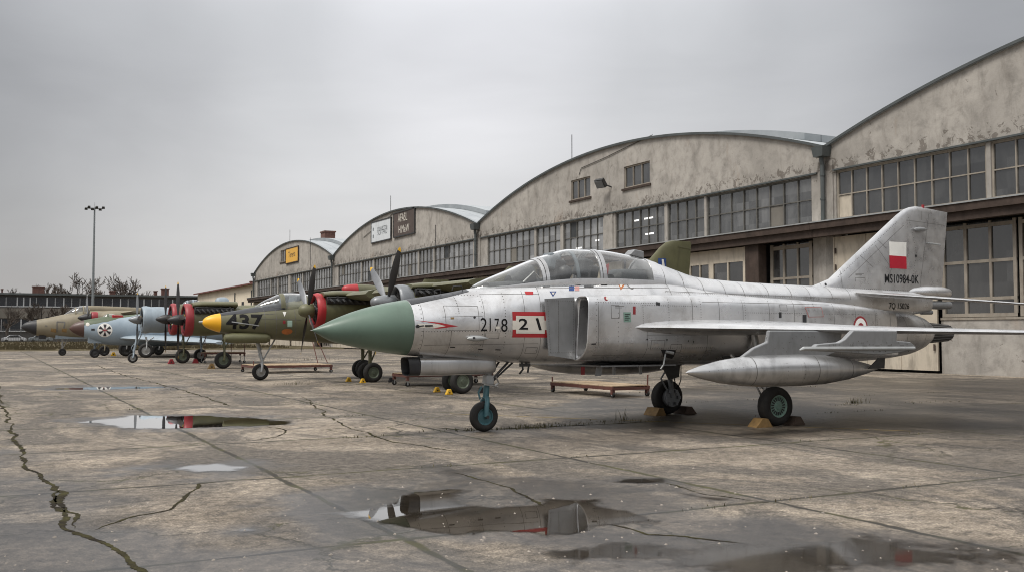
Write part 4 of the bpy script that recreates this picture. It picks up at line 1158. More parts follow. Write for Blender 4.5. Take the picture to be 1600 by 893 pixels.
    FS = [((1252, 451), (1471, 460), .17), ((1270, 446), (1471, 452), .17), ((1294, 436), (1471.5, 446), .165), ((1312, 419), (1473, 430), .155), ((1350, 383), (1475.5, 395), .13), ((1400, 336), (1479, 345), .09), ((1411, 327.5), (1479.5, 338), .075), ((1420, 324), (1480, 334), .055), ((1430, 322.5), (1480, 332), .03)]
    fin = wing_mb([(*two(a, b), (0, th, 0)) for a, b, th in FS]).build('tail_fin', SILVER, t, 35)
    mb = MB(); x, z = xz(1433, 359, JY)
    mb.lathe([(-.22, .0), (-.18, .035), (-.05, .055), (.1, .05), (.24, .0)], 'X', (x, JY-.10, z), 14); mb.build('fin_blister', M['pylon'], fin, 60)
    mb = MB(); (x, z), (x2, z2) = xz(1445, 380, JY), xz(1466, 383, JY); mb.tube([(x, JY-.07, z), (x2, JY-.07, z2)], .018, 6); mb.build('rudder_hinge', M['zinc'], fin)
    mb = MB(); x, z = xz(1413, 322.0, JY); x_, z_ = xz(1441, 324, JY); mb.bb((x_, JY-.02, z_-.02), (x_+.05, JY+.02, z_+.06)); mb.build('fin_light', M['darkred'], fin)
    # tail bullets
    mb = MB(); mb.lathe([(18.7, .0), (19.0, .10), (19.4, .145), (20.0, .145), (20.25, .10), (20.36, .0)], 'X', (0, JY, 2.70), 24); mb.build('brake_chute_housing', SILVER, t, 50)
    mb = MB(); mb.lathe([(18.2, .0), (18.9, .085), (19.9, .10), (20.28, .085), (20.3, .0)], 'X', (0, JY, 2.41), 20); mb.lathe([(19.3, .0), (19.3, .055), (19.65, .05), (19.66, 0)], 'X', (0, JY, 2.24), 16); mb.build('tail_tube', M['pylon'], t, 50)
    # wings (delta, slight anhedral)
    for sg in (-1, 1):
        secs = []
        for s_, xl, xt, z, th in ((.55, 9.75, 16.9, 1.87, .34), (1.02, 10.22, 16.85, 1.862, .32), (1.3, 10.85, 16.85, 1.855, .26), (2.2, 12.30, 16.9, 1.83, .175), (3.4, 14.12, 17.0, 1.80, .12), (4.6, 15.95, 17.1, 1.77, .09), (4.95, 16.52, 17.14, 1.762, .06)):
            secs.append(((xl, JY+sg*s_, z), (xt, JY+sg*s_, z), (0, 0, th)))
        wg = wing_mb(secs).build('wing', SILVER, t, 35)
        if sg < 0: wing = wg
        # root fillet
        st = []
        for s_, xl, xt, z, th in ((.25, 16.9, 19.1, 2.64, .10), (.8, 17.45, 19.25, 2.58, .085), (2.0, 18.65, 19.75, 2.44, .06), (3.15, 19.75, 20.2, 2.31, .03)):
            st.append(((xl, JY+sg*s_, z), (xt, JY+sg*s_, z-.05), (0, 0, th)))
        wing_mb(st).build('tailplane', SILVER, t, 35)
        # drop tank and pylons
        ty = JY+sg*2.76
        tk = MB(); tk.lathe([(10.30, .0), (10.36, .035), (10.6, .105), (11.0, .19), (11.5, .252), (12.0, .278), (12.8, .282), (13.4, .262), (14.0, .19), (14.5, .09), (14.85, .0)], 'X', (0, ty, 1.10), 36)
        tank = tk.build('drop_tank', M['tank'], t, 50)
        sk = Skin([tank]); q = MB()
        if sg < 0:
            for x in (11.62, 13.05, 13.95):
                seam(q, sk, [(x, .84+.012*k) for k in range(44)], .012)
            for x in (12.3, 12.7): seam(q, sk, [(x, .9), (x, 1.3)], .014, True, .06)
            seam(q, sk, [(10.7, 1.12), (11.6, 1.2)], .01, True, .08)
            q.build('panel_seams', M['seam'], tank)
            f = MB(); f.prism([(14.35, 1.10), (14.62, 1.30), (14.8, 1.30), (14.78, 1.10)], ty-.16, ty-.15, 'Y'); f.build('tank_fin', M['darksteel'], tank)
        py_ = MB()
        prof = [(11.45, 1.33), (11.75, 1.50), (12.05, 1.60), (12.10, 1.80), (13.85, 1.80), (13.75, 1.42), (13.4, 1.33)]
        py_.prism(prof, ty-.045, ty+.045); pl = py_.build('tank_pylon', M['pylon'], t, bevel=.02)
        r = MB(); rnd = random.Random(3)
        for k in range(26): r.box((rnd.uniform(12.0, 13.6), ty-.046, rnd.uniform(1.42, 1.72)), (.014, .004, .014))
        r.build('fasteners', M['seam'], pl)
        oy = JY+sg*3.86
        ra = MB(); ra.prism([(12.05, 1.52), (12.12, 1.57), (12.62, 1.60), (12.75, 1.65), (12.95, 1.80), (14.0, 1.79), (13.98, 1.62), (14.32, 1.60), (14.46, 1.52), (14.44, 1.46), (13.6, 1.38), (12.55, 1.44), (12.1, 1.46)], oy-.05, oy+.05); rail = ra.build('launch_rail_pylon', M['pylon'], t, bevel=.015)
        rr_ = MB(); rr_.tube([(11.72, oy-.055, 1.475), (11.80, oy-.055, 1.50), (12.6, oy-.055, 1.497), (14.40, oy-.055, 1.49)], [.014, .035, .035, .03], 8); rr_.build('launch_rail', M['zinc'], rail)
        r = MB()
        for k in range(30): r.box((rnd.uniform(12.3, 14.3), oy-.053, rnd.choice((1.56, 1.59, 1.44, 1.62))), (.015, .005, .015))
        for k in range(5): r.box((12.9+.3*k, oy-.053, 1.54), (.10, .006, .012))
        r.build('fasteners', M['seam'], rail)
        # landing gear
        wx, wy = 13.33 if sg < 0 else 13.15, JY+sg*1.58
        wheel(t, wx, wy, .37, .25, M['palegreen'] if sg < 0 else M['darksteel'], 18 if sg < 0 else 0)
        g = MB(); yi = wy-sg*.20
        g.tube([(wx, yi, .37), (wx-.06, yi, .75), (wx-.12, JY+sg*1.15, 1.72)], [.06, .055, .07], 10)
        g.tube([(wx, wy-sg*.02, .37), (wx, yi, .37)], .06, 10)
        g.tube([(wx-.12, yi, .5), (wx-.30, yi, .78), (wx-.14, yi, 1.0)], .022, 6)
        g.tube([(wx-.05, yi-sg*.04, .7), (wx-.55, JY+sg*.95, 1.35)], .035, 8)
        g.lathe([(-.07, .15), (-.07, .20), (.05, .20), (.05, .15)], 'Y', (wx, yi+sg*.06, .37), 16)
        for k in range(6):
            a = k*1.047; g.box((wx+.15*math.cos(a), yi-sg*.02, .37+.15*math.sin(a)), (.07, .07, .07))
        gs = g.build('main_gear_strut', M['steel'] if sg < 0 else M['spingrey'], t, 45)
        h = MB(); h.tube([(wx-.1, yi, .45), (wx+.05, yi-sg*.05, .62), (wx+.02, yi, .95), (wx-.2, JY+sg*1.1, 1.3)], .014, 6); h.tube([(wx+.08, yi, .42), (wx+.2, yi-sg*.04, .75), (wx+.1, JY+sg*1.2, 1.3)], .012, 6)
        h.build('brake_hose', M['black'], gs)
        d = MB(); d.prism([(wx-.75, 1.32), (wx-.1, 1.32), (wx-.16, .83), (wx-.42, .78)], JY+sg*.93, JY+sg*.96); d.build('gear_door', M['darksteel'], t)
    # nose gear
    nx = 7.93
    wheel(t, nx, JY, .268, .17, M['teal'])
    g = MB()
    g.tube([(nx, JY-.12, .268), (nx, JY-.12, .42), (nx+.02, JY-.105, .54), (nx+.05, JY-.04, .60)], [.048, .046, .044, .044], 10)
    g.tube([(nx, JY+.12, .268), (nx, JY+.12, .42), (nx+.02, JY+.105, .54), (nx+.05, JY+.04, .60)], [.035, .034, .034, .034], 10)
    g.tube([(nx-.0, JY, .57), (nx+.04, JY, .60), (nx+.06, JY, .84)], .055, 12)
    g.tube([(nx-.10, JY-.06, .58), (nx-.13, JY-.05, .70), (nx-.06, JY-.04, .80)], .02, 6)
    fk = g.build('nose_gear_fork', M['teal'], t, 45)
    g = MB(); g.lathe([(-.03, 0), (-.03, .03), (.03, .03), (.03, 0)], 'Y', (nx, JY-.14, .268), 12); g.build('axle_nut', M['darksteel'], fk)
    g = MB(); g.box((nx+.09, JY, .92), (.16, .17, .17), (0, R(4), 0)); g.tube([(nx+.09, JY, .98), (nx+.12, JY, 1.35)], .06, 12); ns = g.build('nose_gear_strut', M['zinc'], t, 40, .015)
    g = MB(); g.tube([(nx+.16, JY-.07, .95), (nx+.48, JY-.08, 1.26)], .022, 8); g.tube([(nx+.18, JY-.02, .9), (nx+.62, JY-.05, 1.27)], .018, 8); g.tube([(nx+.16, JY+.05, 1.0), (nx+.36, JY+.04, 1.28)], .02, 8); g.build('drag_brace', M['darksteel'], ns)
    g = MB(); g.tube([(nx-.03, JY-.09, .84), (nx+.14, JY-.09, .82), (nx+.26, JY-.06, .78)], .016, 6); g.tube([(nx+.2, JY-.08, .98), (nx+.27, JY-.06, .86), (nx+.16, JY-.06, .78)], .018, 6); g.build('steering_link', M['steel'], ns)
    g = MB(); g.tube([(8.60, JY-.2, 1.24), (8.62, JY-.2, 1.10), (8.55, JY-.2, 1.02)], .02, 6); g.tube([(8.68, JY-.2, 1.22), (8.74, JY-.2, 1.16), (8.72, JY-.2, 1.04)], .02, 6); g.box((8.66, JY-.2, 1.18), (.2, .06, .06)); g.build('tow_hooks', M['darksteel'], t)
    # cannon / sensor pod under the nose
    g = MB(); rs = []
    se = lambda r_, z_, zc: [(JY+r_*math.copysign(abs(math.cos(a))**.55, math.cos(a)), zc+z_*math.copysign(abs(math.sin(a))**.55, math.sin(a))) for a in [2*math.pi*(k+.5)/36 for k in range(36)]]
    for x, r in ((6.42, .98), (6.44, 1.0), (6.62, 1.0)): rs.append([(x+.10*(1.18-z_), y_, z_) for y_, z_ in se(.20*r, .163*r, 1.18)])
    g.rings(rs[::-1]+[[(6.45+.10*(1.18-z_), y_, z_) for y_, z_ in se(.18, .142, 1.18)], [(6.60, y_, z_) for y_, z_ in se(.165, .13, 1.18)]], True, False, True)
    pod = g.build('pod_mouth', M['black'], t, 30)
    g = MB(); g.rings([[(x, y_, z_) for y_, z_ in se(.20*r, .163*r, 1.18+zc)] for x, r, zc in ((6.63, 1.0, 0), (7.0, 1.01, 0), (7.9, .99, .003), (8.06, .95, .012), (8.09, .86, .012))]); g.build('underfuselage_pod', M['tank'], t, 40)
    g = MB(); g.bb((6.7, JY-.12, 1.28), (7.95, JY+.12, 1.42)); g.build('pod_fairing', M['pylon'], t)

    # cockpit
    CN = [(7.66, 2.565, 2.45, .10, 2.50, 2), (7.8, 2.645, 2.42, .20, 2.51, 2), (8.0, 2.735, 2.42, .29, 2.53, 2), (8.4, 2.895, 2.42, .41, 2.57, 2.05), (8.8, 3.06, 2.42, .465, 2.60, 2.1), (9.2, 3.20, 2.42, .49, 2.62, 2.15), (9.73, 3.325, 2.42, .505, 2.64, 2.2), (10.35, 3.33, 2.42, .505, 2.655, 2.2), (10.9, 3.28, 2.42, .495, 2.66, 2.2), (11.40, 3.195, 2.42, .47, 2.67, 2.15), (11.6, 3.15, 2.42, .465, 2.67, 2.1)]
    def arc(x0, x1, grow, th0=0, th1=180, step=.06, n=36):
        return body_rings(CN, JY, step, n, (th0, th1), x0, x1, grow=grow)
    def glass(x0, x1, nm):
        mb = MB(); mb.rings(arc(x0, x1, 0), False, False, False); return mb.build(nm, CANOPY_GLASS, t, 60)
    glass(7.71, 8.92, 'windshield'); glass(9.02, 10.12, 'canopy'); glass(10.24, 11.36, 'rear_canopy')
    def bow(x0, x1, nm, mat=SILVER, g=.012, th0=0, th1=180):
        mb = MB(); a = arc(x0, x1, g, th0, th1, .03); b = arc(x0, x1, g-.03, th0, th1, .03); n = len(a[0])
        for i in range(len(a)-1): 
            for k in range(n-1): mb.add([a[i][k], a[i][k+1], a[i+1][k+1], a[i+1][k]], [(0, 1, 2, 3)]); mb.add([b[i][k], b[i][k+1], b[i+1][k+1], b[i+1][k]], [(3, 2, 1, 0)])
        for q, w_ in ((a[0], b[0]), (a[-1], b[-1])):
            for k in range(n-1): mb.add([q[k], q[k+1], w_[k+1], w_[k]], [(0, 1, 2, 3)])
        return mb.build(nm, mat, t, 40)
    bow(8.89, 8.95, 'windshield_arch', M['tank']); bow(8.965, 9.03, 'canopy_frame', M['tank']); bow(10.105, 10.15, 'canopy_frame', M['tank']); bow(10.165, 10.25, 'canopy_frame', M['tank']); bow(11.33, 11.42, 'canopy_frame')
    bow(9.62, 9.68, 'inner_hoop', M['seatgrey'], -.02)
    # sill rails: the lowest part of the bubble is metal
    for a, b in ((0, 8), (172, 180)):
        mb = bow(8.0, 11.4, 'canopy_sill', SILVER, .014, a, b)
    bow(11.38, 11.6, 'rear_fairing', SILVER, .006)
    tub = MB(); tub.rings(body_rings([(7.95, 2.655, 2.5, .2, 2.52, 3), (8.5, 2.70, 2.5, .37, 2.52, 3), (9.2, 2.735, 2.5, .44, 2.54, 3), (11.2, 2.79, 2.5, .43, 2.56, 3)], JY, .2, 30)); tub.build('cockpit_floor', M['cockpit'], t, 40)
    # instrument hood and stick frame
    q = MB(); q.rings(body_rings([(8.42, 2.80, 2.6, .16, 2.66, 2.4), (8.62, 2.95, 2.6, .25, 2.7, 2.4), (8.86, 3.0, 2.6, .28, 2.7, 2.4)], JY, .08, 24)); ih = q.build('instrument_hood', M['cockpit'], t, 40)
    q = MB(); q.tube([(8.55, JY-.34, 2.66), (8.78, JY-.33, 2.86), (8.95, JY-.36, 2.68)], .016, 6); q.box((8.74, JY-.05, 2.97), (.05, .14, .08)); q.build('gunsight', M['steel'], ih)
    def seat(x, ht, mh, flip=1):
        s0 = MB(); s0.box((x+.12, JY, ht-.26), (.22, .42, .54), (0, R(12), 0)); s0.box((x-.02, JY, 2.72), (.40, .42, .10)); o = s0.build('ejection_seat', M['seatblack'], t, bevel=.04)
        s1 = MB(); s1.box((x+.04, JY, ht-.03), (.30, .36, .32), (0, R(12), 0), .85); s1.build('headrest', mh, o, bevel=.05)
        s2 = MB(); s2.tube([(x+.17, JY-.12, ht-.5), (x+.24, JY-.12, ht+.03)], .02, 6); s2.tube([(x+.17, JY+.12, ht-.5), (x+.24, JY+.12, ht+.03)], .02, 6); s2.build('seat_rail', M['steel'], o)
    seat(9.28, 3.10, M['seatgrey']); seat(10.0, 3.02, M['cockpit'])
    q = MB(); q.lathe([(-.15, .0), (-.13, .09), (-.02, .155), (.09, .13), (.15, .0)], 'Z', (9.50, JY-.2, 2.87), 18); q.build('flight_helmet', M['seatblack'], t, 60)
    q = MB(); q.rings(body_rings([(10.62, 2.88, 2.6, .2, 2.7, 3), (10.75, 2.98, 2.6, .3, 2.72, 3), (11.3, 3.0, 2.6, .3, 2.72, 3)], JY, .1, 24)); q.build('avionics_box', M['cockpit'], t, 40)
    q = MB(); q.prism([(10.33, 3.02), (10.42, 3.06), (10.40, 2.84)], JY-.30, JY-.285); q.build('safety_tag', M['red'], t)
    q = MB(); q.prism([(11.02, 3.26), (11.14, 3.37), (11.36, 3.34), (11.36, 3.20)], JY-.12, JY+.12); q.build('rear_mirror_housing', M['pylon'], t, bevel=.015)

    SK = Skin([body, spine, tn, fin, nose]); SKB = Skin([body, spine, fin, tn])
    # anti-glare panel: the black strip on top of the nose
    q = MB(); xs = np.arange(6.41, 7.60, .08); bx = [p[0] for p in B]
    rs = []
    for x in xs:
        zt, zb, hw, zc, ex = [cat_rom(bx, [p_[j] for p_ in B], x) for j in range(1, 6)]
        g = .004; lo = lerp(53, 70, (x-6.4)/1.2); ring = []
        for k in range(15):
            a = R(lerp(lo, 180-lo, k/14)); c, s_ = math.cos(a), math.sin(a)
            ring.append((x, JY+(hw+g)*math.copysign(abs(c)**(2/ex), c), zc+(zt+g-zc)*abs(s_)**(2/ex)))
        rs.append(ring)
    q.rings(rs, False, False, False); q.build('anti_glare_panel', M['glare'], t, 50)
    for x, z, s_ in ((6.98, 2.44, .06), (7.36, 2.51, .10)):
        q = MB(); q.tube([(x-s_, JY-.1, z-.01), (x-s_*.8, JY-.1, z+.06), (x+s_*.8, JY-.1, z+.07), (x+s_, JY-.1, z)], .012, 6); q.build('grab_handle', M['black'], t)
    # teardrop fairing and little probe on the left side
    h = SK.px(745, 528); hp, hn = SK.hit(*h)
    q = MB(); q.lathe([(-.20, 0), (-.17, .028), (-.07, .05), (.05, .047), (.16, .022), (.22, 0)], 'X', hp+Vector((0, -.02, 0)), 16); td = q.build('teardrop_fairing', M['zinc'], t, 60)
    q = MB(); q.box(hp+Vector((-.085, -.068, .012)), (.035, .02, .03)); q.build('fairing_slot', M['black'], td)
    h = SK.px(652, 509); hp, hn = SK.hit(*h)
    q = MB(); q.lathe([(-.03, 0), (-.03, .03), (.03, .03), (.03, 0)], 'Y', hp, 12); q.tube([hp+Vector((0, -.03, 0)), hp+Vector((.10, -.06, .01))], .012, 6); q.tube([hp+Vector((.13, -.03, .01)), hp+Vector((.27, -.03, .012))], .014, 6); q.build('vane_sensor', M['black'], t)
    # ---- paint markings (measured on the photo, laid on the skin as decals)
    P_ = lambda pts: [p for p in (SK.px(*q) for q in pts) if p]
    nm = 'marking'
    decal(SK, [P_([(648, 499.5), (686, 503), (716, 508.8), (686, 512.5), (676, 512), (697, 508.5), (684, 505)])], nm, M['red'], body)
    decal(SK, [P_([(652, 505), (684, 505.5), (696, 508.6), (678, 512), (655, 511)])], nm, M['offwhite'], body)
    decal(SK, [P_([(800.3, 486.2), (856, 486.8), (858, 526.5), (800.3, 526.2)])], nm, M['red'], body, .004)
    decal(SK, [P_([(800.3, 500), (806, 500), (806, 492.5), (850, 493), (850.5, 500), (856.5, 500), (857, 514.5), (851, 514.5), (851, 520.5), (806, 520), (806, 514), (800.3, 514)])], nm, M['offwhite'], body, .0075)
    def tx(txt, px, py, size, m_, sx=1, rot=0, sk=SK, sp=1, off=.006, par=body, bold=0):
        p = sk.px(px, py)
        if p: text_decal(sk, txt, p[0], p[1], size, 'lettering', m_, par, sx, rot, sp, bold, off)
    def rows(px, py, w_, n, m_, par, off=.006, dy=2.2, h_=.8):
        for k in range(n):
            ww = w_*(1-.25*(k % 2)); y_ = py+(k-(n-1)/2)*dy
            p = P_([(px-w_/2, y_-h_/2), (px-w_/2+ww, y_-h_/2), (px-w_/2+ww, y_+h_/2), (px-w_/2, y_+h_/2)])
            if len(p) == 4: decal(SK, [p], 'stencil_strip', m_, par, off)
    tx('2', 756, 507.5, .33, M['ink'], .86); tx('I', 766, 507.5, .33, M['ink'], .6); tx('7', 776, 507.5, .31, M['ink'], .62); tx('8', 788, 508.5, .33, M['ink'], .84)
    tx('2', 817.5, 506.5, .27, M['ink'], 1.45, 0, SK, 1, .011, body, .004)
    decal(SK, [P_([(836.5, 496.5), (840.5, 496), (846, 514.5), (842, 515)])], nm, M['ink'], body, .011)
    decal(SK, [P_([(774, 509), (780.5, 509), (780.5, 513), (774, 513)])], nm, M['offwhite'], body, .009)
    decal(SK, [P_([(819.5, 454.8), (833, 455), (833, 460), (821.5, 460)])], nm, M['red'], body)
    for (px_, py_, w_, h_, m1, m2) in ((864, 459, 5.5, 8.5, 'blue', 'offwhite'), (970, 447, 7, 12, 'orange', 'offwhite')):
        decal(SK, [P_([(px_-w_, py_-h_/2), (px_+w_, py_-h_/2), (px_, py_+h_/2)])], nm, M[m1], body)
        decal(SK, [P_([(px_-w_*.5, py_-h_*.3), (px_+w_*.5, py_-h_*.3), (px_, py_+h_*.18)])], nm, M[m2], body, .008)
    decal(SK, [P_([(889, 447), (897, 447), (897, 454), (889, 454)])], nm, M['blue'], body); decal(SK, [P_([(898, 447), (905, 447), (905, 454), (898, 454)])], nm, paint('faded_pink', (.5, .26, .24), .5), body)
    decal(SK, [circ(*SK.px(741.5, 495), .022, 12)], nm, M['black'], body)
    decal(SK, [P_([(704, 495), (709.5, 495), (709.5, 498), (704, 498)])], nm, M['chockochre'], body)
    rows(920, 447.5, 15, 1, M['ink'], body, h_=1.6); tx('C', 984, 446, .22, M['seam'], .8)
    # intake trunk markings
    decal(SK, [circ(*SK.px(947, 466), .038, 16)], nm, M['darkred'], tn); decal(SK, [circ(*SK.px(948, 466), .022, 12)], nm, M['offwhite'], tn, .008)
    decal(SK, [P_([(974, 487), (985.5, 487), (986, 502.5), (974.5, 502.5)])], nm, M['palegreen'], tn); rows(979.8, 494.5, 8, 4, M['ink'], tn, .009, 3.0, 1.0)
    decal(SK, [P_([(989, 478), (993, 478), (993, 490.5), (989, 490.5)])], nm, M['darkred'], tn)
    rows(968, 479, 14, 2, M['seam'], tn)
    # access hatch with actuator under the wing root, vents
    decal(SK, [P_([(1032, 545), (1056, 546), (1050, 559.5), (1036, 556)])], 'open_hatch', M['black'], tn, .004)
    q = MB(); a, b = SK.px(1041, 550), SK.px(1037, 556); ha = SK.hit(*a)[0]
    q.tube([ha+Vector((-.03, -.02, .02)), ha+Vector((.14, -.03, -.01))], .03, 8); q.tube([ha+Vector((-.04, -.03, -.02)), ha+Vector((-.10, -.05, -.22)), ha+Vector((-.16, -.04, -.30))], .015, 6); q.build('hatch_actuator', M['zinc'], tn)
    for px_, py_ in ((1011, 529.5), (1042, 530), (1075.5, 532), (1083.5, 533)): decal(SK, [circ(*SK.px(px_, py_), .016, 10)], 'vent_hole', M['black'], tn)
    for pts in ([(1254, 491), (1260, 491), (1260, 503), (1254, 503)], [(1217, 487), (1221, 487), (1221, 496), (1217, 496)], [(905, 535.5), (912, 535), (912, 537), (905, 537.3)], [(1025, 471), (1031, 472), (1031, 477), (1025, 476)]):
        p = P_(pts); len(p) == 4 and decal(SK, [p], 'vent_slot', M['black'], tn)
    for px_, py_ in ((707, 541.5), (751, 545), (778, 545.5)):
        decal(SK, [P_([(px_-4, py_-.8), (px_+4, py_-.6), (px_+4, py_+.8), (px_-4, py_+.6)])], 'vent_slot', M['black'], body)
    decal(SK, [P_([(1257, 479), (1283, 478.5), (1287, 494.5), (1263, 495)])], nm, paint('stencil_red_outline', (.33, .15, .14), .5), body, .003); decal(SK, [P_([(1258.3, 480), (1282.2, 479.5), (1285.5, 493.5), (1264, 494)])], nm, SILVER, body, .006)
    c = SK.px(1344.5, 511)
    if c:
        decal(SK, [circ(*c, .245, 32)], 'roundel', M['darkred'], body, .004, .05); decal(SK, [circ(*c, .20, 32)], 'roundel', M['white'], body, .008, .05); decal(SK, [circ(*c, .10, 24)], 'roundel', M['darkred'], body, .012, .05)
    # fin flag and serial
    decal(SK, [P_([(1389, 377.5), (1416, 379), (1416, 401), (1389.5, 399)])], 'flag', M['white'], fin); decal(SK, [P_([(1389.5, 399), (1416, 401), (1416.5, 420.5), (1390, 419)])], 'flag', paint('flag_red', (.36, .004, .02), .5), fin)
    tx('MS10984-0K', 1409, 436.5, .285, M['ink'], .78, R(.3), par=fin, bold=.002)
    tx('7Q 15026', 1405, 478, .19, M['ink'], .9, 0, par=spine)
    rows(1343, 428.5, 13, 2, M['seam'], fin)
    decal(SK, [circ(*SK.px(1290, 444), .03, 12)], 'vent_hole', M['black'], fin)
    decal(SK, [circ(*SK.px(1431, 400), .035, 10)], 'vent_hole', M['black'], fin)
    # ---- panel gaps and rivet rows
    g = MB()
    for x, z0, z1, dot in ((6.53, 1.42, 2.30, 1), (6.56, 1.45, 2.28, 0), (7.05, 1.36, 1.78, 0), (7.62, 1.35, 2.50, 1), (7.66, 1.35, 2.50, 0), (7.20, 2.1, 2.44, 1), (8.05, 1.3, 2.5, 1), (8.42, 1.28, 2.5, 0), (8.74, 1.25, 2.62, 0)):
        pts = [(x+.04*math.sin(k), lerp(z0, z1, k/12)) for k in range(13)]; seam(g, SK, [(x, lerp(z0, z1, k/12)) for k in range(13)], .0145 if dot else .006, dot, .05)
    for z, x0, x1, dot in ((1.78, 6.55, 8.7, 1), (2.43, 7.66, 8.75, 0), (2.40, 7.0, 7.6, 1), (2.03, 6.9, 7.62, 0), (1.55, 6.6, 8.7, 0)):
        seam(g, SK, [(x0, z), (x1, z+.02)], .0145 if dot else .006, dot, .05)
    for a, b in (((6.95, 1.80), (7.55, 2.22)), ((7.68, 1.66), (7.93, 1.76)), ((8.48, 1.40), (8.70, 1.5))):
        seam(g, SK, [a, (b[0], a[1]), b, (a[0], b[1]), a], .007)
    for x0, x1, z in ((8.0, 9.0, 2.60), (9.05, 10.1, 2.63), (10.25, 11.35, 2.66)): seam(g, SK, [(x0, z), (x1, z+.02)], .012, 1, .05)
    seam(g, SK, [(8.74, 2.55), (11.6, 2.62)], .009); seam(g, SK, [(11.5, 2.55), (16.5, 2.50)], .008); seam(g, SK, [(11.5, 2.53), (16.5, 2.48)], .012, 1, .05)
    for x, lean in ((11.62, 0), (12.05, .05), (12.5, .12), (13.05, .08), (13.55, .05), (14.2, .05), (14.85, .05), (15.4, .05), (16.1, .0), (16.7, 0)):
        seam(g, SK, [(x+lean*(2.95-z), z) for z in np.arange(2.48, 3.15, .03)], .008)
    g.build('panel_seams', M['seam'], body)
    g = MB()
    for x, z0, z1, dot in ((9.62, 1.40, 2.36, 1), (9.66, 1.4, 2.36, 0), (10.08, 1.36, 2.2, 1), (10.62, 1.9, 2.3, 1), (10.72, 1.3, 1.85, 0), (11.2, 1.95, 2.42, 1), (11.75, 1.95, 2.45, 0), (11.95, 1.95, 2.45, 1), (12.4, 1.95, 2.45, 0), (13.0, 1.95, 2.45, 0), (13.06, 1.95, 2.45, 1), (13.7, 1.95, 2.44, 0), (14.4, 1.95, 2.4, 0), (15.0, 1.95, 2.4, 1), (15.6, 1.92, 2.36, 0), (16.3, 1.9, 2.34, 0), (17.0, 1.9, 2.3, 0), (17.05, 1.9, 2.3, 1), (11.4, 1.25, 1.75, 1), (12.1, 1.25, 1.75, 0)):
        seam(g, SK, [(x, lerp(z0, z1, k/10)) for k in range(11)], .0145 if dot else .007, dot, .05)
    for z, x0, x1, dot in ((2.30, 9.62, 11.0, 1), (2.26, 10.62, 11.9, 1), (1.36, 9.6, 10.9, 0), (2.34, 12.0, 15.5, 0), (2.15, 13.0, 17.0, 1), (1.72, 10.7, 12.4, 0), (1.48, 10.75, 12.3, 1)):
        seam(g, SK, [(x0, z), (x1, z)], .0145 if dot else .007, dot, .05)
    for a, b in (((9.93, 2.02), (10.10, 2.25)), ((10.8, 1.45), (11.1, 1.62)), ((11.25, 1.4), (11.5, 1.55)), ((14.0, 2.2), (14.2, 2.32))):
        seam(g, SK, [a, (b[0], a[1]), b, (a[0], b[1]), a], .008)
    g.build('panel_seams', M['seam'], tn)
    for x in (17.6, 18.3, 19.0):
        pass
    g = MB()
    for x in (17.55, 18.2, 18.9): seam(g, SK, [(x, z) for z in np.arange(1.25, 2.3, .05)], .008)
    seam(g, SK, [(17.2, 1.55), (19.2, 1.6)], .01, 1, .05)
    g.build('tail_seams', M['seam'], body)
    g = MB(); X = lambda a, b: xz(a, b, JY-.05)
    for pts, dot in (([(1452, 334), (1438, 447)], 0), ([(1416, 344), (1478, 352)], 0), ([(1310, 432), (1404, 345)], 1), ([(1325, 434), (1412, 352)], 0), ([(1335, 440), (1335, 434), (1350, 434), (1350, 440)], 0), ([(1367, 383), (1392, 420), (1380, 445)], 0), ([(1440, 330), (1440, 344)], 0), ([(1290, 449), (1460, 455)], 1), ([(1345, 400), (1362, 417)], 0), ([(1372, 375), (1384, 388)], 0), ([(1420, 340), (1432, 395), (1425, 440)], 1)):
        seam(g, SK, [X(*p) for p in pts], .016 if dot else .008, dot, .06)
    g.build('panel_seams', M['seam'], fin)
    # rivets along the wing root and the tail tube, pitot on the belly
    g = MB(); g.bb((9.9, JY-.8, 1.14), (11.6, JY+.8, 1.165)); g.build('belly_strake', M['pylon'], t)
    for x_ in (10.35, 10.95):
        g = MB(); g.bb((x_, JY-.55, .98), (x_+.04, JY-.5, 1.15)); g.build('belly_antenna', M['pylon'], t)
    g = MB(); g.prism([(9.95, 1.15), (10.08, 1.15), (10.04, .97), (9.92, .97)], JY-.6, JY-.57); g.build('belly_antenna', M['pylon'], t)
    g = MB(); g.prism([(9.70, 1.14), (9.78, 1.14), (9.78, .99), (9.70, .99)], JY-.45, JY-.44); g.build('remove_before_flight_tag', M['darkred'], t)
    return t
fighter()

# ================================================================== THE OTHER AIRCRAFT
def traced(Y0, rows, wr=.5, ex=2.1):
    """rows: photo (px, y_top, y_bottom[, width ratio]) on the plane Y=Y0 -> body sections"""
    secs = []
    for q in rows:
        x, zt = xz(q[0], q[1], Y0); _, zb = xz(q[0], q[2], Y0); h = zt-zb
        secs.append((x, zt, zb, max(.01, h*(q[3] if len(q) > 3 else wr)), (zt+zb)/2-.02*h, ex))
    return secs
def loft(secs, y0, name, mat, parent, step=.15, n=36, smooth=40, **k):
    mb = MB(); mb.rings(body_rings(secs, y0, step, n, **k)); return mb.build(name, mat, parent, smooth)
def flat_wing(parent, name, y0, mat, root, tip, z0, z1, t0, t1, yr, yt, sides=(-1, 1)):
    for sg in sides:
        wing_mb([((lerp(root[0], tip[0], u), y0+sg*lerp(yr, yt, u), lerp(z0, z1, u)), (lerp(root[1], tip[1], u), y0+sg*lerp(yr, yt, u), lerp(z0, z1, u)), (0, 0, lerp(t0, t1, u))) for u in (0, .33, .66, 1)]).build(name, mat, parent, 35)
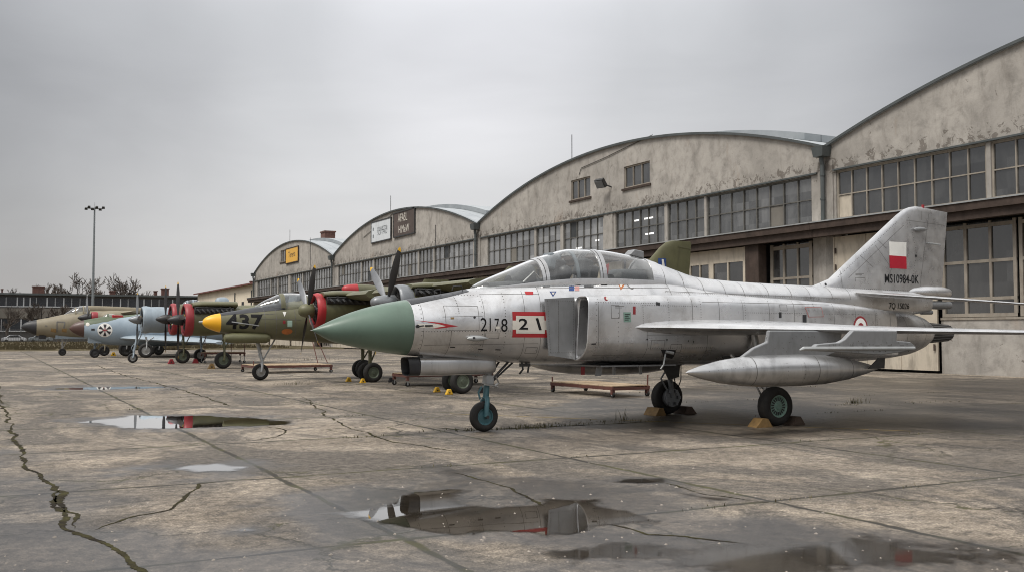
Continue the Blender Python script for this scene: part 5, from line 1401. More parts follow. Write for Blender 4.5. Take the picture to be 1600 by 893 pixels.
def fin_px(parent, Y0, pairs, mat, th=.16, name='tail_fin'):
    secs = []
    for i, (a, b) in enumerate(pairs):
        (x0, z0), (x1, z1) = xz(*a, Y0), xz(*b, Y0); secs.append(((x0, Y0, z0), (x1, Y0, z1), (0, th*(1-.6*i/len(pairs)), 0)))
    return wing_mb(secs).build(name, mat, parent, 35)
def blade_mb(c, r0, r1, ang, chord, lean=0):
    """twisted, tapered propeller blade in the disc normal to X, with a painted tip"""
    mb = MB(); rings = []
    for u in (0, .12, .3, .5, .7, .85, .93, .97, 1.0):
        r = lerp(r0, r1, u); ch = chord*cat_rom([0, .12, .3, .6, .85, .97, 1], [.30, .45, .85, 1.0, .80, .42, .12], u); tw = R(lerp(58, 18, u)); th = lerp(.10, .02, u)*chord*1.6
        ring = []
        for k in range(10):
            a = 2*math.pi*k/10; p, q = math.cos(a)*ch/2, math.sin(a)*th/2
            x, tt = p*math.sin(tw)+q*math.cos(tw), p*math.cos(tw)-q*math.sin(tw)
            rad = Vector((0, math.cos(ang), math.sin(ang))); tan = Vector((0, -math.sin(ang), math.cos(ang)))
            ring.append(tuple(Vector(c)+rad*r+tan*tt+Vector((x, 0, 0))))
        rings.append(ring)
    n = len(rings)
    mb.rings(rings[:7], True, True, False); mb.slot(1).rings(rings[6:], True, False, True)
    return mb
def radial(t, c, rc, Lr, angs, blade_r, m_ring, m_spin, m_blades, m_nac, nac_end, tipm=None, chord=.24, spin_r=.27, spin_l=.62, open_side=False, pointed=True, nac_mat_name='engine_nacelle'):
    """radial engine in its nacelle with cowling ring, spinner and propeller; c = centre of the cowl mouth"""
    x, y, z = c; tipm = tipm or M['chockyellow']
    secs = [(x+Lr-.02, z+rc*.93, z-rc*.93, rc*.93, z, 2), (x+Lr+.5, z+rc*.95, z-rc*.95, rc*.92, z, 2), (x+Lr+1.4, z+rc*.88, z-rc*.86, rc*.84, z, 2.05), (x+(nac_end-x)*.7, z+rc*.62, z-rc*.5, rc*.5, z+.05, 2), (nac_end, z+rc*.2, z-rc*.05, rc*.08, z+.08, 2)]
    nac = loft(secs, y, nac_mat_name, m_nac, t, .15, 32)
    mb = MB(); mb.lathe([(Lr, rc*.94), (Lr*.5, rc*1.0), (.10, rc*.985), (.02, rc*.94), (0, rc*.88), (.03, rc*.82), (.15, rc*.80), (Lr*.9, rc*.84)], 'X', c, 40, False)
    ring = mb.build('cowling_ring', m_ring, nac, 50)
    g = MB(); g.lathe([(.28, .0), (.28, rc*.84)], 'X', c, 28)
    for k in range(9):
        a = 2*math.pi*k/9; d = Vector((0, math.cos(a), math.sin(a)))
        p0 = Vector(c)+Vector((.2, 0, 0)); g.tube([p0+d*rc*.25, p0+d*rc*.78], rc*.13, 10)
        for j in range(4): g.tube([p0+d*rc*(.45+.09*j)-d*.012, p0+d*rc*(.45+.09*j)+d*.012], rc*.16, 10)
        g.tube([p0+Vector((-.07, 0, 0))+d*rc*.22, p0+Vector((-.1, 0, 0))+d*rc*.7], .018, 5)
    g.lathe([(.05, 0), (.05, rc*.2), (.25, rc*.28)], 'X', c, 20)
    g.build('engine_block', M['darksteel'], nac, 40)
    sx = x-.12
    s_ = MB()
    pr = [(-spin_l, .0), (-spin_l*.94, spin_r*.22), (-spin_l*.75, spin_r*.5), (-spin_l*.45, spin_r*.82), (-spin_l*.15, spin_r*.98), (.10, spin_r), (.12, spin_r*.9)] if pointed else [(-spin_l, 0), (-spin_l*.98, spin_r*.4), (-spin_l*.8, spin_r*.75), (-spin_l*.4, spin_r*.96), (.10, spin_r), (.12, spin_r*.9)]
    s_.lathe(pr, 'X', (sx, y, z), 28); s_.build('spinner', m_spin, nac, 60)
    for k, a in enumerate(angs):
        bm_ = m_blades[k % len(m_blades)]
        blade_mb((sx-spin_l*.18, y, z), spin_r*.7, blade_r, R(a), chord).build('propeller_blade', [bm_, tipm], nac, 50)
    if open_side:
        # stripped cowl: exposed exhaust stacks and a dark accessory bay on the near side, a lid above it
        q = MB(); q.rings(body_rings([(x+Lr+.02, z+rc*.80, z+rc*.30, rc*.985, z+rc*.55, 4), (x+Lr+1.9, z+rc*.76, z+rc*.30, rc*.90, z+rc*.5, 4)], y, .2, 28)); q.build('engine_bay', M['black'], nac, 40)
        q = MB(); rnd = random.Random(int(y))
        for k in range(8):
            xx = x+Lr+.12+k*.23; yy = y-rc*.96; q.tube([(xx, yy, z+rc*.62), (xx+.06, yy-.06, z+rc*.52), (xx+.16, yy-.02, z+rc*.40)], .045, 7)
            q.box((xx+rnd.uniform(-.05, .05), yy, z+rc*rnd.uniform(.55, .75)), (.07, .06, .08)); 
        q.tube([(x+Lr+.05, y-rc*.98, z+rc*.72), (x+Lr+1.9, y-rc*.90, z+rc*.70)], .025, 6); q.build('exhaust_stacks', M['darksteel'], nac, 40)
        q = MB(); q.rings(body_rings([(x+Lr-.05, z+rc*1.03, z+rc*.70, rc*.80, z+rc*.85, 2.4), (x+Lr+.5, z+rc*1.14, z+rc*.72, rc*.86, z+rc*.9, 2.4), (x+Lr+2.1, z+rc*1.14, z+rc*.74, rc*.82, z+rc*.92, 2.4)], y, .2, 28)); q.build('cowl_lid', m_nac, nac, 40)
    return nac
def gear(t, x, y, r, wd, top, rim, m_strut, twin=0, fork=True, rake=.0):
    ws = [y] if not twin else [y-twin, y+twin]
    for w_ in ws: wheel(t, x, w_, r, wd, rim)
    g = MB()
    if twin: g.tube([(x, y-twin, r), (x, y+twin, r)], .05, 8); g.tube([(x, y, r), (x+rake*.5, y, (r+top)/2), (x+rake, y, top)], [.06, .07, .085], 10)
    else:
        s_ = wd*.75
        g.tube([(x, y-s_, r), (x+.03, y-s_, r*1.55), (x+.06, y, r*2.3), (x+rake, y, top)], [.045, .05, .06, .075], 10)
        if fork: g.tube([(x, y+s_, r), (x+.03, y+s_, r*1.55), (x+.06, y, r*2.3)], .04, 8)
        g.tube([(x, y-s_, r), (x, y+s_, r)], .03, 8)
    g.tube([(x+.06, y, r*2.2), (x+.55, y, top)], .03, 6); g.tube([(x+.02, y-.08, r*2.2), (x-.1, y-.1, r*3.1), (x+.05, y-.06, r*3.9)], .018, 6)
    g.build('landing_gear_strut', m_strut, t, 45)
def canopy(t, Y0, rows, mat_frame, fr=(), wr=.4, name='canopy'):
    secs = traced(Y0, rows, wr, 2.1); secs = [(a, b, c, d, c+.02, f) for a, b, c, d, e, f in secs]
    mb = MB(); mb.rings(body_rings(secs, Y0, .1, 28, (0, 180)), False, False, False); g = mb.build(name, CANOPY_GLASS, t, 60)
    for px_ in fr:
        x, _ = xz(px_, 470, Y0); mb = MB()
        a = body_rings(secs, Y0, .1, 28, (0, 180), x, x+.09, grow=.015); mb.rings(a, False, False, False)
        a = body_rings(secs, Y0, .1, 28, (0, 180), x, x+.09, grow=-.01); mb.rings(a, False, False, False); mb.build('canopy_frame', mat_frame, g, 40)
    return g

# ---- olive jet 437
def jet437():
    Y0 = 37.5
    t = thing('jet_trainer', 'olive jet numbered 437 with pointed yellow nose and bubble canopy', 'jet aircraft', (12, Y0, 0))
    B = traced(Y0, [(315, 502.5, 503.5), (320, 496, 509.5), (330, 491.5, 514.5), (343, 488.8, 518.5), (370, 484.5, 523), (400, 479, 527), (435, 473, 530), (475, 468.5, 532.5), (520, 466, 536), (600, 467, 538), (680, 472, 532)], .47)
    x1 = B[3][0]; xe = B[-1]
    B += [(xe[0]+2.2, xe[1]-.25, xe[2]+.35, .42, 2.3, 2), (xe[0]+4.2, xe[1]-.4, xe[2]+.7, .2, 2.4, 2)]
    nose = loft(B, Y0, 'nose_cone', M['yellow'], t, .06, x1=x1); body = loft(B, Y0, 'fuselage', M['olive2'], t, .12, x0=x1+.004)
    mb = MB(); mb.tube([(B[0][0]+.03, Y0, 2.16), (B[0][0]-.10, Y0, 2.16)], [.05, .03], 8); mb.build('nose_probe', M['steel'], nose)
    SK = Skin([body, nose])
    # black anti-glare top
    q = MB(); bx = [p[0] for p in B]; rs = []
    for x in np.arange(x1+.02, xz(440, 470, Y0)[0], .12):
        zt, zb, hw, zc, ex = [cat_rom(bx, [p_[j] for p_ in B], x) for j in range(1, 6)]; g = .006
        lo = lerp(48, 38, min(1, (x-x1)/2.0)); rs.append([(x, Y0+(hw+g)*math.copysign(abs(math.cos(a))**(2/ex), math.cos(a)), zc+(zt+g-zc)*abs(math.sin(a))**(2/ex)) for a in [R(lerp(lo, 180-lo, k/14)) for k in range(15)]])
    q.rings(rs, False, False, False); q.build('anti_glare_panel', M['glare'], t, 50)
    canopy(t, Y0, [(398, 478.5, 482), (410, 470.5, 482), (425, 463.5, 482), (436, 459, 482), (455, 457.5, 482), (475, 459, 482), (500, 465, 482), (520, 470, 482)], M['olive2'], (434, 437, 472), .95)
    q = MB(); x = xz(446, 470, Y0)[0]
    for dx in (0, .45): q.box((x+dx, Y0, 3.0), (.16, .32, .42), (0, R(10), 0)); q.box((x+dx+.1, Y0, 2.75), (.3, .4, .2))
    q.build('seats', M['seatgrey'], t, bevel=.03)
    p = SK.px(382, 503); text_decal(SK, '437', p[0], p[1], .72, 'lettering', M['ink'], body, 1.12, 0, 1.05, .022, .012)
    q = MB(); a, b = SK.px(362, 502), SK.px(405, 508); seam(q, SK, [a, b], .035, off=.02); q.build('side_rail', M['zinc'], body)
    for nm, pts, m_ in (('placard', [(449, 500), (456.5, 500), (456.5, 510), (449, 510)], 'lightgreen'), ('marking', [(442, 500), (446, 500), (446, 505), (442, 505)], 'darkred'), ('marking', [(441.5, 486.5), (447.5, 486.5), (444.5, 494)], 'white')):
        decal(SK, [[SK.px(*q) for q in pts]], nm, M[m_], body, .01)
    c = SK.px(448.5, 517); decal(SK, [circ(*c, .105, 20, .20)], 'emblem', M['orange'], body, .01)
    q = MB()
    for px_ in (412, 430, 460): a, b = SK.px(px_, 484), SK.px(px_, 526); a and b and seam(q, SK, [a, b], .016, off=.008)
    for a, b in (((408, 490), (428, 490)), ((408, 497), (470, 499))): seam(q, SK, [SK.px(*a), SK.px(*b)], .014, off=.008)
    q.build('panel_seams', M['seam'], body)
    D_ = traced(Y0, [(534, 450, 452, .5), (537, 446.5, 458, .5), (545, 444.3, 462, .5), (557, 443.5, 465, .5), (600, 447, 468, .5), (640, 452, 470, .4), (680, 460, 470, .3)])
    loft(D_, Y0, 'intake_cover', M['red'], t, .06, x1=D_[3][0]); loft(D_, Y0, 'dorsal_nacelle', M['olive2'], t, .1, x0=D_[3][0]+.004)
    x0, z0 = xz(349, 524, Y0-.35); x2, z2 = xz(409, 533, Y0-.35)
    q = MB(); q.lathe([(0, .0), (.05, .14), (.3, .19), (1.55, .19), (1.7, .12)], 'X', (x0, Y0-.35, (z0+z2)/2+.02), 20); q.build('gun_pod', M['olive'], t, 50)
    gear(t, 9.18, Y0, .31, .2, 1.55, M['greyhub'], M['zinc'], rake=-.15)
    gear(t, 13.2, Y0, .36, .2, 1.6, M['greenhub'], M['olive'], twin=.22)
    flat_wing(t, 'wing', Y0, M['olive2'], (14.6, 17.0), (15.6, 16.8), 1.95, 2.05, .26, .12, .4, 3.0)
    wing_mb([((xe[0]+1.6, Y0, 2.9), (xe[0]+4.2, Y0, 2.7), (0, .16, 0)), ((xe[0]+3.4, Y0, 4.6), (xe[0]+4.8, Y0, 4.6), (0, .08, 0))]).build('tail_fin', M['olive2'], t, 35)
    flat_wing(t, 'tailplane', Y0, M['olive2'], (xe[0]+2.9, xe[0]+4.2), (xe[0]+3.6, xe[0]+4.3), 2.6, 2.6, .12, .06, .2, 1.8)
jet437()

# ---- olive twin with the red cowl next to the fighter
def twin_near():
    Y0 = 30.45
    t = thing('twin_propeller_plane', 'olive twin-propeller plane with one red and one grey cowling behind the green nose cone', 'propeller plane', (14, Y0, 0), None)
    body = loft([(11.7, 2.9, 2.5, .1, 2.7, 2), (12.0, 3.2, 2.2, .4, 2.7, 2), (13.0, 3.42, 1.95, .62, 2.7, 2.1), (16, 3.4, 1.95, .62, 2.7, 2.1), (19, 3.25, 2.15, .42, 2.75, 2), (22, 3.15, 2.5, .25, 2.85, 2), (24, 3.05, 2.8, .1, 2.95, 2)], Y0, 'fuselage', M['olive'], t, .15)
    flat_wing(t, 'wing', Y0, M['olive'], (10.9, 14.2), (11.5, 13.6), 3.02, 3.12, .42, .25, .3, 6.2)
    # near and far engine
    radial(t, (10.2, 34.2, 2.54), .63, .30, (118, 42, 298, 222), 1.75, M['red'], M['olive'], [M['blade'], M['bladegrey'], M['blade'], M['bladegrey']], M['olive'], 15.5, None, .24, .25, .40, True, False)
    radial(t, (10.35, 26.7, 2.62), .52, .42, (123, 37, 303, 217), 1.78, M['spingrey'], M['spingrey'], [M['blade'], M['bladegrey'], M['blade'], M['bladegrey']], M['olive'], 15.5, None, .24, .22, .60, True, False)
    for y in (34.15, 26.65):
        gear(t, 12.3, y, .355, .22, 1.9, M['greenhub'], M['olive'], twin=.30)
    (a, za), (b, zb) = xz(1045, 377, Y0), xz(1078, 379, Y0)
    f = fin_px(t, Y0, [((1000, 436), (1076, 440)), ((1012, 408), (1078, 412)), ((1030, 387), (1079, 390)), ((1040, 378.5), (1080, 380)), ((1050, 376), (1078, 377.5))], M['olive'], .22)
    SKF = Skin([f])
    decal(SKF, [[SKF.px(*q) for q in ((1028, 403.5), (1040.5, 404), (1040.5, 418.5), (1028, 418))]], 'emblem', M['blue'], f, .012)
    decal(SKF, [[SKF.px(*q) for q in ((1033.5, 405), (1036.5, 405.2), (1038.3, 417.8), (1034.2, 417.5))]], 'emblem', M['white'], f, .02)
    q = MB(); seam(q, SKF, [SKF.px(1060, 385), SKF.px(1079, 389)], .05, off=.03); seam(q, SKF, [SKF.px(1062, 388), SKF.px(1058, 425)], .02, off=.01); q.build('panel_seams', M['olive2'], f)
    flat_wing(t, 'tailplane', Y0, M['olive'], (22.4, 24.2), (22.9, 24.0), 3.0, 3.0, .16, .08, .15, 2.6)
twin_near()

# ---- olive twin with two red cowls
def twin_mid():
    Y0 = 55.5
    t = thing('twin_propeller_plane', 'olive twin-propeller plane with two dark red cowlings and pointed black spinners', 'propeller plane', (13, Y0, 0))
    loft([(11.2, 3.0, 2.7, .1, 2.85, 2), (11.6, 3.2, 2.4, .5, 2.8, 2), (13, 3.3, 2.1, .7, 2.7, 2.1), (17, 3.25, 2.1, .66, 2.6, 2.1), (21, 3.15, 2.4, .35, 2.7, 2), (24.5, 3.0, 2.7, .1, 2.85, 2)], Y0, 'fuselage', M['olive'], t, .2)
    flat_wing(t, 'wing', Y0, M['olive'], (10.8, 14.3), (11.6, 13.6), 2.85, 2.95, .40, .25, .3, 7.4)
    radial(t, (8.6, 50.7, 2.40), .82, .40, (84, 174, 264, 354), 1.88, M['darkred'], M['black'], [M['blade'], M['bladegrey']], M['olive'], 15.5, None, .24, .27, .62, True)
    radial(t, (9.5, 60.3, 2.56), .93, .40, (86, 176, 266, 356), 1.95, M['darkred'], M['black'], [M['blade'], M['bladegrey']], M['olive'], 15.5, None, .24, .29, .68, False)
    for x, y in ((10.55, 50.7), (10.25, 60.4)): gear(t, x, y, .42, .28, 1.9, M['greenhub'], M['olive'])
    wing_mb([((22.3, Y0, 3.3), (25, Y0, 3.2), (0, .2, 0)), ((23.4, Y0, 5.0), (25, Y0, 5.0), (0, .1, 0))]).build('tail_fin', M['olive'], t, 35)
    flat_wing(t, 'tailplane', Y0, M['olive'], (22.8, 24.8), (23.4, 24.6), 3.1, 3.1, .16, .08, .15, 2.8)
    mb = MB(); x, z = xz(346, 467, 58.0); mb.rings(body_rings([(x-.35, z-.05, z-.45, .2, z-.4, 2), (x-.2, z+.10, z-.45, .3, z-.4, 2), (x+.2, z+.12, z-.45, .3, z-.4, 2), (x+.4, z, z-.45, .25, z-.4, 2)], 58.0, .1, 24)); mb.build('cockpit_cover', M['bluegrey'], t, 50)
twin_mid()

# ---- light blue radial-engined plane
def blue_plane():
    Y0 = 63.1
    t = thing('propeller_plane', 'light blue-grey plane with single radial engine and pale spinner', 'propeller plane', (11, Y0, 0))
    n = radial(t, (8.3, Y0, 2.56), .82, .50, (84, 174, 264, 354), 1.62, M['bluegrey'], M['spingrey'], [M['spingrey'], M['bladegrey']], M['bluegrey'], 17.5, None, .22, .27, .62, False, True, 'fuselage')
    q = MB(); q.bb((9.8, Y0-.94, 2.7), (10.4, Y0-.90, 3.0)); q.bb((10.2, Y0-.80, 1.75), (11.4, Y0-.4, 2.05)); q.build('exhaust_port', M['black'], t)
    flat_wing(t, 'wing', Y0, M['bluegrey'], (11.0, 13.2), (11.5, 12.8), 2.1, 2.3, .3, .15, .3, 3.2)
    canopy(t, Y0, [(282, 478, 484), (290, 470, 484), (305, 468, 484), (320, 476, 484)], M['bluegrey'], (291, 300), .5)
    wing_mb([((15.6, Y0, 2.9), (17.6, Y0, 2.8), (0, .14, 0)), ((16.6, Y0, 4.2), (17.6, Y0, 4.2), (0, .08, 0))]).build('tail_fin', M['bluegrey'], t, 35)
    gear(t, 7.85, Y0, .29, .22, 1.9, M['greyhub'], M['bluegrey'], rake=.3)
    gear(t, 11.9, Y0+.8, .4, .28, 2.0, M['greyhub'], M['bluegrey'])
blue_plane()

# ---- blue and green jet with the brown nose
def brown_nose():
    Y0 = 78.0
    t = thing('jet_aircraft', 'blue and green jet with brown nose and round black and white cross emblem', 'jet aircraft', (11, Y0, 0))
    B = traced(Y0, [(108, 512, 513), (113, 506.5, 518), (121, 502.5, 522.5), (131, 499.5, 526.5), (150, 496, 534), (172, 493, 538), (195, 492, 539), (240, 488, 540), (300, 488, 538)], .42)
    e = B[-1]; B += [(e[0]+4, e[1]-.3, e[2]+.4, .5, 2.2, 2), (e[0]+6, e[1]-.6, e[2]+.8, .25, 2.2, 2)]
    x1 = B[3][0]
    # two-tone paint: green above a wavy line, blue-grey below
    m, N, L, P = newmat('two_tone_camouflage'); co = N.new('ShaderNodeTexCoord').outputs['Object']; sx = N.new('ShaderNodeSeparateXYZ'); L.new(co, sx.inputs[0])
    line = math_(N, L, 'ADD', math_(N, L, 'MULTIPLY', math_(N, L, 'ADD', sx.outputs['X'], 5.0), .22), 2.05)
    f = math_(N, L, 'GREATER_THAN', math_(N, L, 'SUBTRACT', sx.outputs['Z'], math_(N, L, 'ADD', line, math_(N, L, 'MULTIPLY', noise(N, L, co, .9, 2), .3))), 0)
    nb = noise(N, L, co, 1.1, 6, .65)
    L.new(mixc(N, L, f, ramp(N, L, nb, [(.3, (.23, .29, .345)), (.7, (.30, .365, .42))]), ramp(N, L, nb, [(.3, (.055, .078, .04)), (.7, (.085, .11, .06))])), P.inputs['Base Color']); P.inputs['Roughness'].default_value = .5
    nose = loft(B, Y0, 'nose_cone', M['brown'], t, .1, x1=x1); body = loft(B, Y0, 'fuselage', m, t, .2, x0=x1+.004)
    SK = Skin([body])
    c = SK.px(164, 515); 
    decal(SK, [circ(*c, .50, 32)], 'roundel', M['white'], body, .012, .12)
    for k in range(4):
        for s_ in (0, math.pi): 
            pass
    seg = []
    for k in range(6):
        a = math.pi/6+k*math.pi/3; d = .27
        seg.append([(c[0]+.06*math.cos(a), c[1]+.06*math.sin(a))]+[(c[0]+.42*math.cos(a+u*d), c[1]+.42*math.sin(a+u*d)) for u in (-1, -.5, 0, .5, 1)])
    decal(SK, seg, 'roundel', M['black'], body, .024, .12)
    decal(SK, [[(c[0]-.17, c[1]-.03), (c[0]+.17, c[1]-.03), (c[0]+.17, c[1]+.03), (c[0]-.17, c[1]+.03)]], 'roundel', M['darkred'], body, .034, .12)
    decal(SK, [[(c[0]-.03, c[1]-.17), (c[0]+.03, c[1]-.17), (c[0]+.03, c[1]+.17), (c[0]-.03, c[1]+.17)]], 'roundel', M['darkred'], body, .036, .12)
    c2 = SK.px(137, 506); c2 and decal(SK, [circ(*c2, .13, 16)], 'emblem', M['offwhite'], body, .012, .1)
    p = [SK.px(*q) for q in ((142.5, 512.5), (148, 512.5), (148, 515.5), (142.5, 515.5))]; all(p) and decal(SK, [p], 'vent_slot', M['black'], body, .012)
    canopy(t, Y0, [(160, 494.5, 497), (166, 490.5, 497), (173, 489.5, 497), (181, 491.5, 497), (186, 494, 497)], M['camo'], (168,), .9)
    x, z = xz(184, 494.5, Y0-.4); q = MB(); q.box((x, Y0-.2, z), (.75, .5, .26), (0, R(4), 0)); q.build('intake_cover', M['red'], t, bevel=.05)
    st = []
    for sg in (-1, 1):
        wing_mb([((xl, Y0+sg*s_, z), (xt, Y0+sg*s_, z), (0, 0, th)) for s_, xl, xt, z, th in ((.5, 8.3, 14.5, 1.42, .50), (1.0, 8.9, 14.5, 1.40, .46), (3.5, 11.5, 15.2, 1.24, .34), (6.2, 14.4, 16.0, 1.08, .22))]).build('wing', M['bluegrey'], t, 35)
    wing_mb([((14.0, Y0, 2.5), (18.5, Y0, 2.4), (0, .2, 0)), ((16.4, Y0, 3.2), (18, Y0, 3.2), (0, .08, 0))]).build('tail_fin', M['camo'], t, 35)
    gear(t, 7.1, Y0, .33, .2, 1.5, M['darksteel'], M['bluegrey'], twin=.2)
    q = MB(); q.bb((6.6, Y0-.4, 1.05), (7.5, Y0-.36, 1.5)); q.build('gear_door', M['bluegrey'], t)
    gear(t, 10.25, 75.4, .52, .3, 1.5, M['greyhub'], M['steel'])
    gear(t, 9.6, 81.0, .56, .36, 1.5, M['darksteel'], M['steel'])
brown_nose()

# ---- tan propeller plane half hidden between the jets
def tan_prop():
    Y0 = 82.3
    t = thing('propeller_plane', 'tan plane with dark spinner and red cowl ring, half hidden behind the brown nosed jet', 'propeller plane', (10, Y0, 0))
    radial(t, (7.2, Y0, 2.92), .48, .45, (72, 162, 252, 342), 1.95, M['darkred'], M['black'], [M['bladegrey']], M['khaki'], 18.5, M['white'], .20, .34, .85, False, True, 'fuselage')
    loft([(7.6, 3.3, 2.5, .42, 2.9, 2), (9, 3.5, 2.3, .6, 2.9, 2.1), (13, 3.5, 2.3, .62, 2.9, 2.1), (18, 3.2, 2.7, .2, 2.95, 2)], Y0, 'body_fairing', M['khaki'], t, .25)
    flat_wing(t, 'wing', Y0, M['khaki'], (9.2, 11.5), (9.8, 11.2), 3.3, 3.4, .3, .15, .3, 2.2)
    gear(t, 8.3, 83.6, .40, .26, 2.5, M['darksteel'], M['khaki'])
tan_prop()

# ---- tan jet with the black nose
def tan_jet():
    Y0 = 86.5
    t = thing('jet_aircraft', 'tan jet with black nose cone, leftmost aircraft of the row', 'jet aircraft', (9, Y0, 0))
    B = traced(Y0, [(33, 509.5, 510.5), (37, 505, 514.5), (45, 501.5, 519), (57, 499, 523.5), (78, 495, 526), (100, 490.5, 528), (125, 486, 529), (160, 484, 529), (215, 484, 529)], .42)
    e = B[-1]; B += [(e[0]+5, e[1]-.2, e[2]+.3, .7, 2.4, 2), (e[0]+9, e[1]-.5, e[2]+1.0, .3, 2.6, 2)]
    x1 = B[3][0]
    nose = loft(B, Y0, 'nose_cone', M['black'], t, .1, x1=x1); body = loft(B, Y0, 'fuselage', M['khaki'], t, .2, x0=x1+.004)
    sp = traced(Y0, [(131, 478, 490, .35), (138, 477, 490, .35), (170, 478, 492, .35), (230, 481, 494, .3), (300, 485, 496, .25)]); loft(sp, Y0, 'spine_fairing', M['khaki'], t, .2)
    canopy(t, Y0, [(100, 490.5, 493), (110, 484, 492), (118, 480, 491), (126, 477.6, 490), (134, 477, 490)], M['khaki'], (117, 129), .9)
    SK = Skin([body])
    def box_(pts, m_, nm='marking', off=.012):
        p = [SK.px(*q) for q in pts]
        if all(p): decal(SK, [p], nm, m_, body, off, .2)
    box_([(80, 512), (88, 513), (88, 519), (79, 517)], M['chockochre']); box_([(96.5, 512.5), (104.5, 512.5), (104, 518.5), (96.5, 517.5)], M['chockochre'])
    q = MB()
    for pts in ([(89, 502), (101.5, 502.5)], [(101.5, 502.5), (99.5, 512)], [(89, 502), (89, 518)]): seam(q, SK, [SK.px(*p) for p in pts], .07, off=.02)
    seam(q, SK, [SK.px(70, 508), SK.px(74, 508.5)], .06, off=.02)
    q.build('panel_seams', M['seam'], body)
    q = MB(); x, z = xz(74, 495.5, Y0); q.box((x, Y0, z), (.25, .2, .14)); q.build('antenna', M['black'], t)
    x, z = xz(66, 526, Y0); q = MB(); q.box((x, Y0-.2, z), (.5, .3, .3)); q.build('camera_window', M['black'], t); q = MB(); q.bb((x+.9, Y0-.5, z-.15), (x+3.6, Y0+.5, z+.2)); q.build('belly_fairing', M['bluegrey'], t, bevel=.06)
    gear(t, 5.5, Y0, .28, .2, 1.7, M['darksteel'], M['steel'], twin=.22)
    for y in (Y0-1.8, Y0+1.8): gear(t, 12.5, y, .42, .28, 1.6, M['darksteel'], M['steel'])
    for sg in (-1, 1):
        wing_mb([((xl, Y0+sg*s_, z), (xt, Y0+sg*s_, z), (0, 0, th)) for s_, xl, xt, z, th in ((.5, 11, 15.5, 2.6, .3), (4.2, 14.4, 16.4, 2.5, .15))]).build('wing', M['khaki'], t, 35)
    wing_mb([((13.5, Y0, 3.3), (17.5, Y0, 3.2), (0, .2, 0)), ((16.0, Y0, 4.1), (17.6, Y0, 4.1), (0, .08, 0))]).build('tail_fin', M['khaki'], t, 35)
tan_jet()

# ================================================================== WORK TROLLEYS, CHOCKS
def trolley(label, cx, cy, rz, Lx, Ly, top, posts=(), slat=M['wood'], mat=M['trolleyred'], caster=.075):
    t = thing('work_trolley', label, 'trolley', (0, 0, 0), 'work trolleys between the aircraft')
    f = MB(); a, b = Lx/2, Ly/2
    for s_ in (-1, 1):
        f.box((0, s_*(b-.03), top-.045), (Lx, .06, .09)); f.box((s_*(a-.03), 0, top-.063), (.06, Ly-.122, .075))
    for x in np.linspace(-a+.5, a-.5, 3): f.box((x, 0, top-.07), (.05, Ly-.122, .07))
    for sx in (-1, 1):
        for sy in (-1, 1): f.box((sx*(a-.06), sy*(b-.05), top-.15), (.09, .09, .12))
    fr = f.build('frame', mat, t)
    s_ = MB(); rnd = random.Random(int(cx*10)); n = int(Lx/.16)
    for k in range(n): s_.box((-a+.02+(k+.5)*(Lx-.04)/n, 0, top+.012+rnd.uniform(-.004, .006)), (.125, Ly-.02, .024), (0, 0, rnd.uniform(-.015, .015)))
    s_.build('slatted_deck', slat, t)
    for sx in (-1, 1):
        for sy in (-1, 1):
            c = MB(); c.lathe([(-.03, 0), (-.03, caster), (.03, caster), (.03, 0)], 'Y', (sx*(a-.06), sy*(b-.05), caster), 16); w_ = c.build('caster_wheel', M['rubber'], t, 40)
            c = MB(); c.bb((sx*(a-.06)-.02, sy*(b-.05)-.04, caster), (sx*(a-.06)+.02, sy*(b-.05)-.033, top-.24)); c.lathe([(-.035, 0), (-.035, .03), (.035, .03), (.035, 0)], 'Y', (sx*(a-.06), sy*(b-.05), caster), 10); c.build('caster_fork', M['zinc'], w_)
    for pts in posts:
        p = MB(); p.tube(pts, .022, 6); p.build('post', mat, t)
    t.location = (cx, cy, 0); t.rotation_euler = (0, 0, rz)
    return t
trolley('red-brown slatted trolley under the fighter belly, beside its far main wheel', 15.75, 24.4, R(93), 3.1, 1.3, .29, [[(1.5, .6, .25), (1.52, .6, .45)], [(-1.5, -.6, .25), (-1.52, -.6, .6)]])
trolley('red-brown slatted trolley with leaning posts behind the nose wheel of jet 437', 12.1, 44.6, 0, 3.5, 2.5, .34, [[(1.2, -.8, .42), (1.0, -.2, 1.9)], [(1.65, -.8, .42), (1.15, -.2, 1.9)], [(-1.7, -.9, .3), (-1.7, -.9, .55)]])
trolley('red-brown trolley with upright posts beside the olive twin, behind jet 437', 12.6, 60.6, 0, 2.4, 1.2, .62, [[(-1.15, -.55, .1), (-1.15, -.55, 1.6)], [(1.15, -.55, .1), (1.15, -.55, 1.5)], [(0.6, .55, .1), (.6, .55, 1.2)]])
trolley('red-brown trolley behind the twin wheels under the fighter nose', 13.9, 31.3, 0, 3.2, 1.3, .40, [])

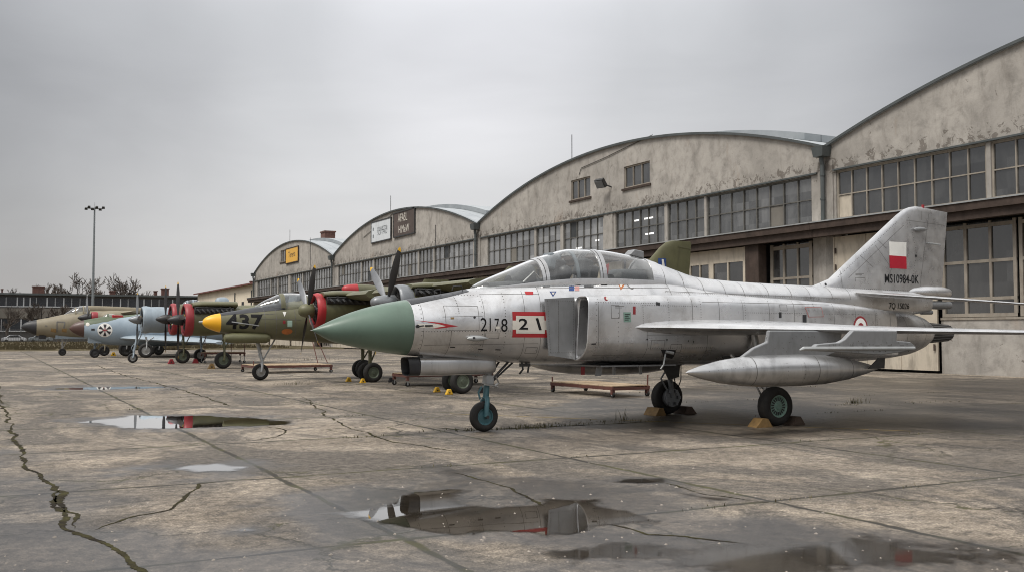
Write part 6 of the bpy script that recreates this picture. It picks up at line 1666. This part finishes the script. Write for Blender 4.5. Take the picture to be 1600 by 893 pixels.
def chock_block(label, x, y, m, rz=0, L_=.34, W_=.22, h=.16, group='wheel chocks by the tyres', face=1):
    t = MB(); 
    t.prism([(-L_/2, 0), (L_/2, 0), (L_/2*.45, h), (-L_/2*.25, h)], -W_/2, W_/2)
    # finger slot on the front
    t.bb((-.05, -W_/2-.004, .0), (.05, -W_/2-.001, .055))
    o = t.build('wheel_chock', m, None, bevel=.012)
    o.location = (x, y, 0); o.rotation_euler = (0, 0, rz); tag(o, label, 'wheel chock', group); return o
chock_block('ochre chock in front of the near main wheel with the pale green hub', 12.90, 14.42, M['chockochre'], R(-8), .36, .3)
chock_block('brown chock behind the near main wheel with the pale green hub', 13.80, 14.50, M['chockbrown'], R(188), .36, .3)
chock_block('dark brown chock with worn wooden edge left of the far main wheel of the fighter', 12.76, 17.55, M['chockochre'], R(5), .30, .4)
chock_block('dark chock right of the far main wheel of the fighter', 13.60, 17.60, M['chockbrown'], R(180), .36, .4)
def chock_tri(label, x, y, m, rz=0, k=1.0):
    t = thing('wheel_chock', label, 'wheel chock', (0, 0, 0), 'wheel chocks by the tyres')
    q = MB(); q.prism([(-.17*k, 0), (.17*k, 0), (.07*k, .24*k), (-.05*k, .24*k)], -.10*k, .10*k); b = q.build('body', m, t, bevel=.015)
    q = MB(); q.lathe([(-.104*k, 0), (-.104*k, .035*k), (-.101*k, .035*k)], 'Y', (0, 0, .09*k), 12); q.build('rope_hole', M['black'], t)
    t.location = (x, y, 0); t.rotation_euler = (0, 0, rz)
chock_tri('bright yellow chock in front of the nearer twin wheel below the fighter nose', 11.80, 26.15, M['chockyellow'], 0, .66)
chock_tri('yellow chock left of the twin wheel below the fighter nose, partly hidden', 11.95, 27.35, M['chockyellow'], 0, .66)
chock_tri('bright yellow chock in front of the olive plane wheel under the green nose cone', 11.85, 33.65, M['chockyellow'], 0, .66)
chock_tri('yellow chock behind the wheel pair under the green nose cone, nearly hidden', 11.75, 34.9, M['chockyellow'], 0, .66)
chock_tri('black chock right of the wheel pair under the green nose cone', 12.95, 33.70, M['black'], R(180), .72)
chock_tri('black chock behind the twin wheel below the fighter nose', 12.98, 26.40, M['black'], R(180), .72)
chock_tri('red chock left of the wheel below the black spinners', 9.55, 60.0, M['darkred'], 0, 1.15)
chock_tri('red chock right of the wheel below the black spinners', 10.95, 60.2, M['darkred'], R(180), 1.15)
chock_tri('worn yellow chock left of the near wheel of the red cowl twin', 9.95, 50.5, M['chockochre'], 0, 1.1)
chock_tri('small yellow chock beside the dark wheel behind the brown nosed jet', 8.95, 83.4, M['chockyellow'], 0, 1.2)
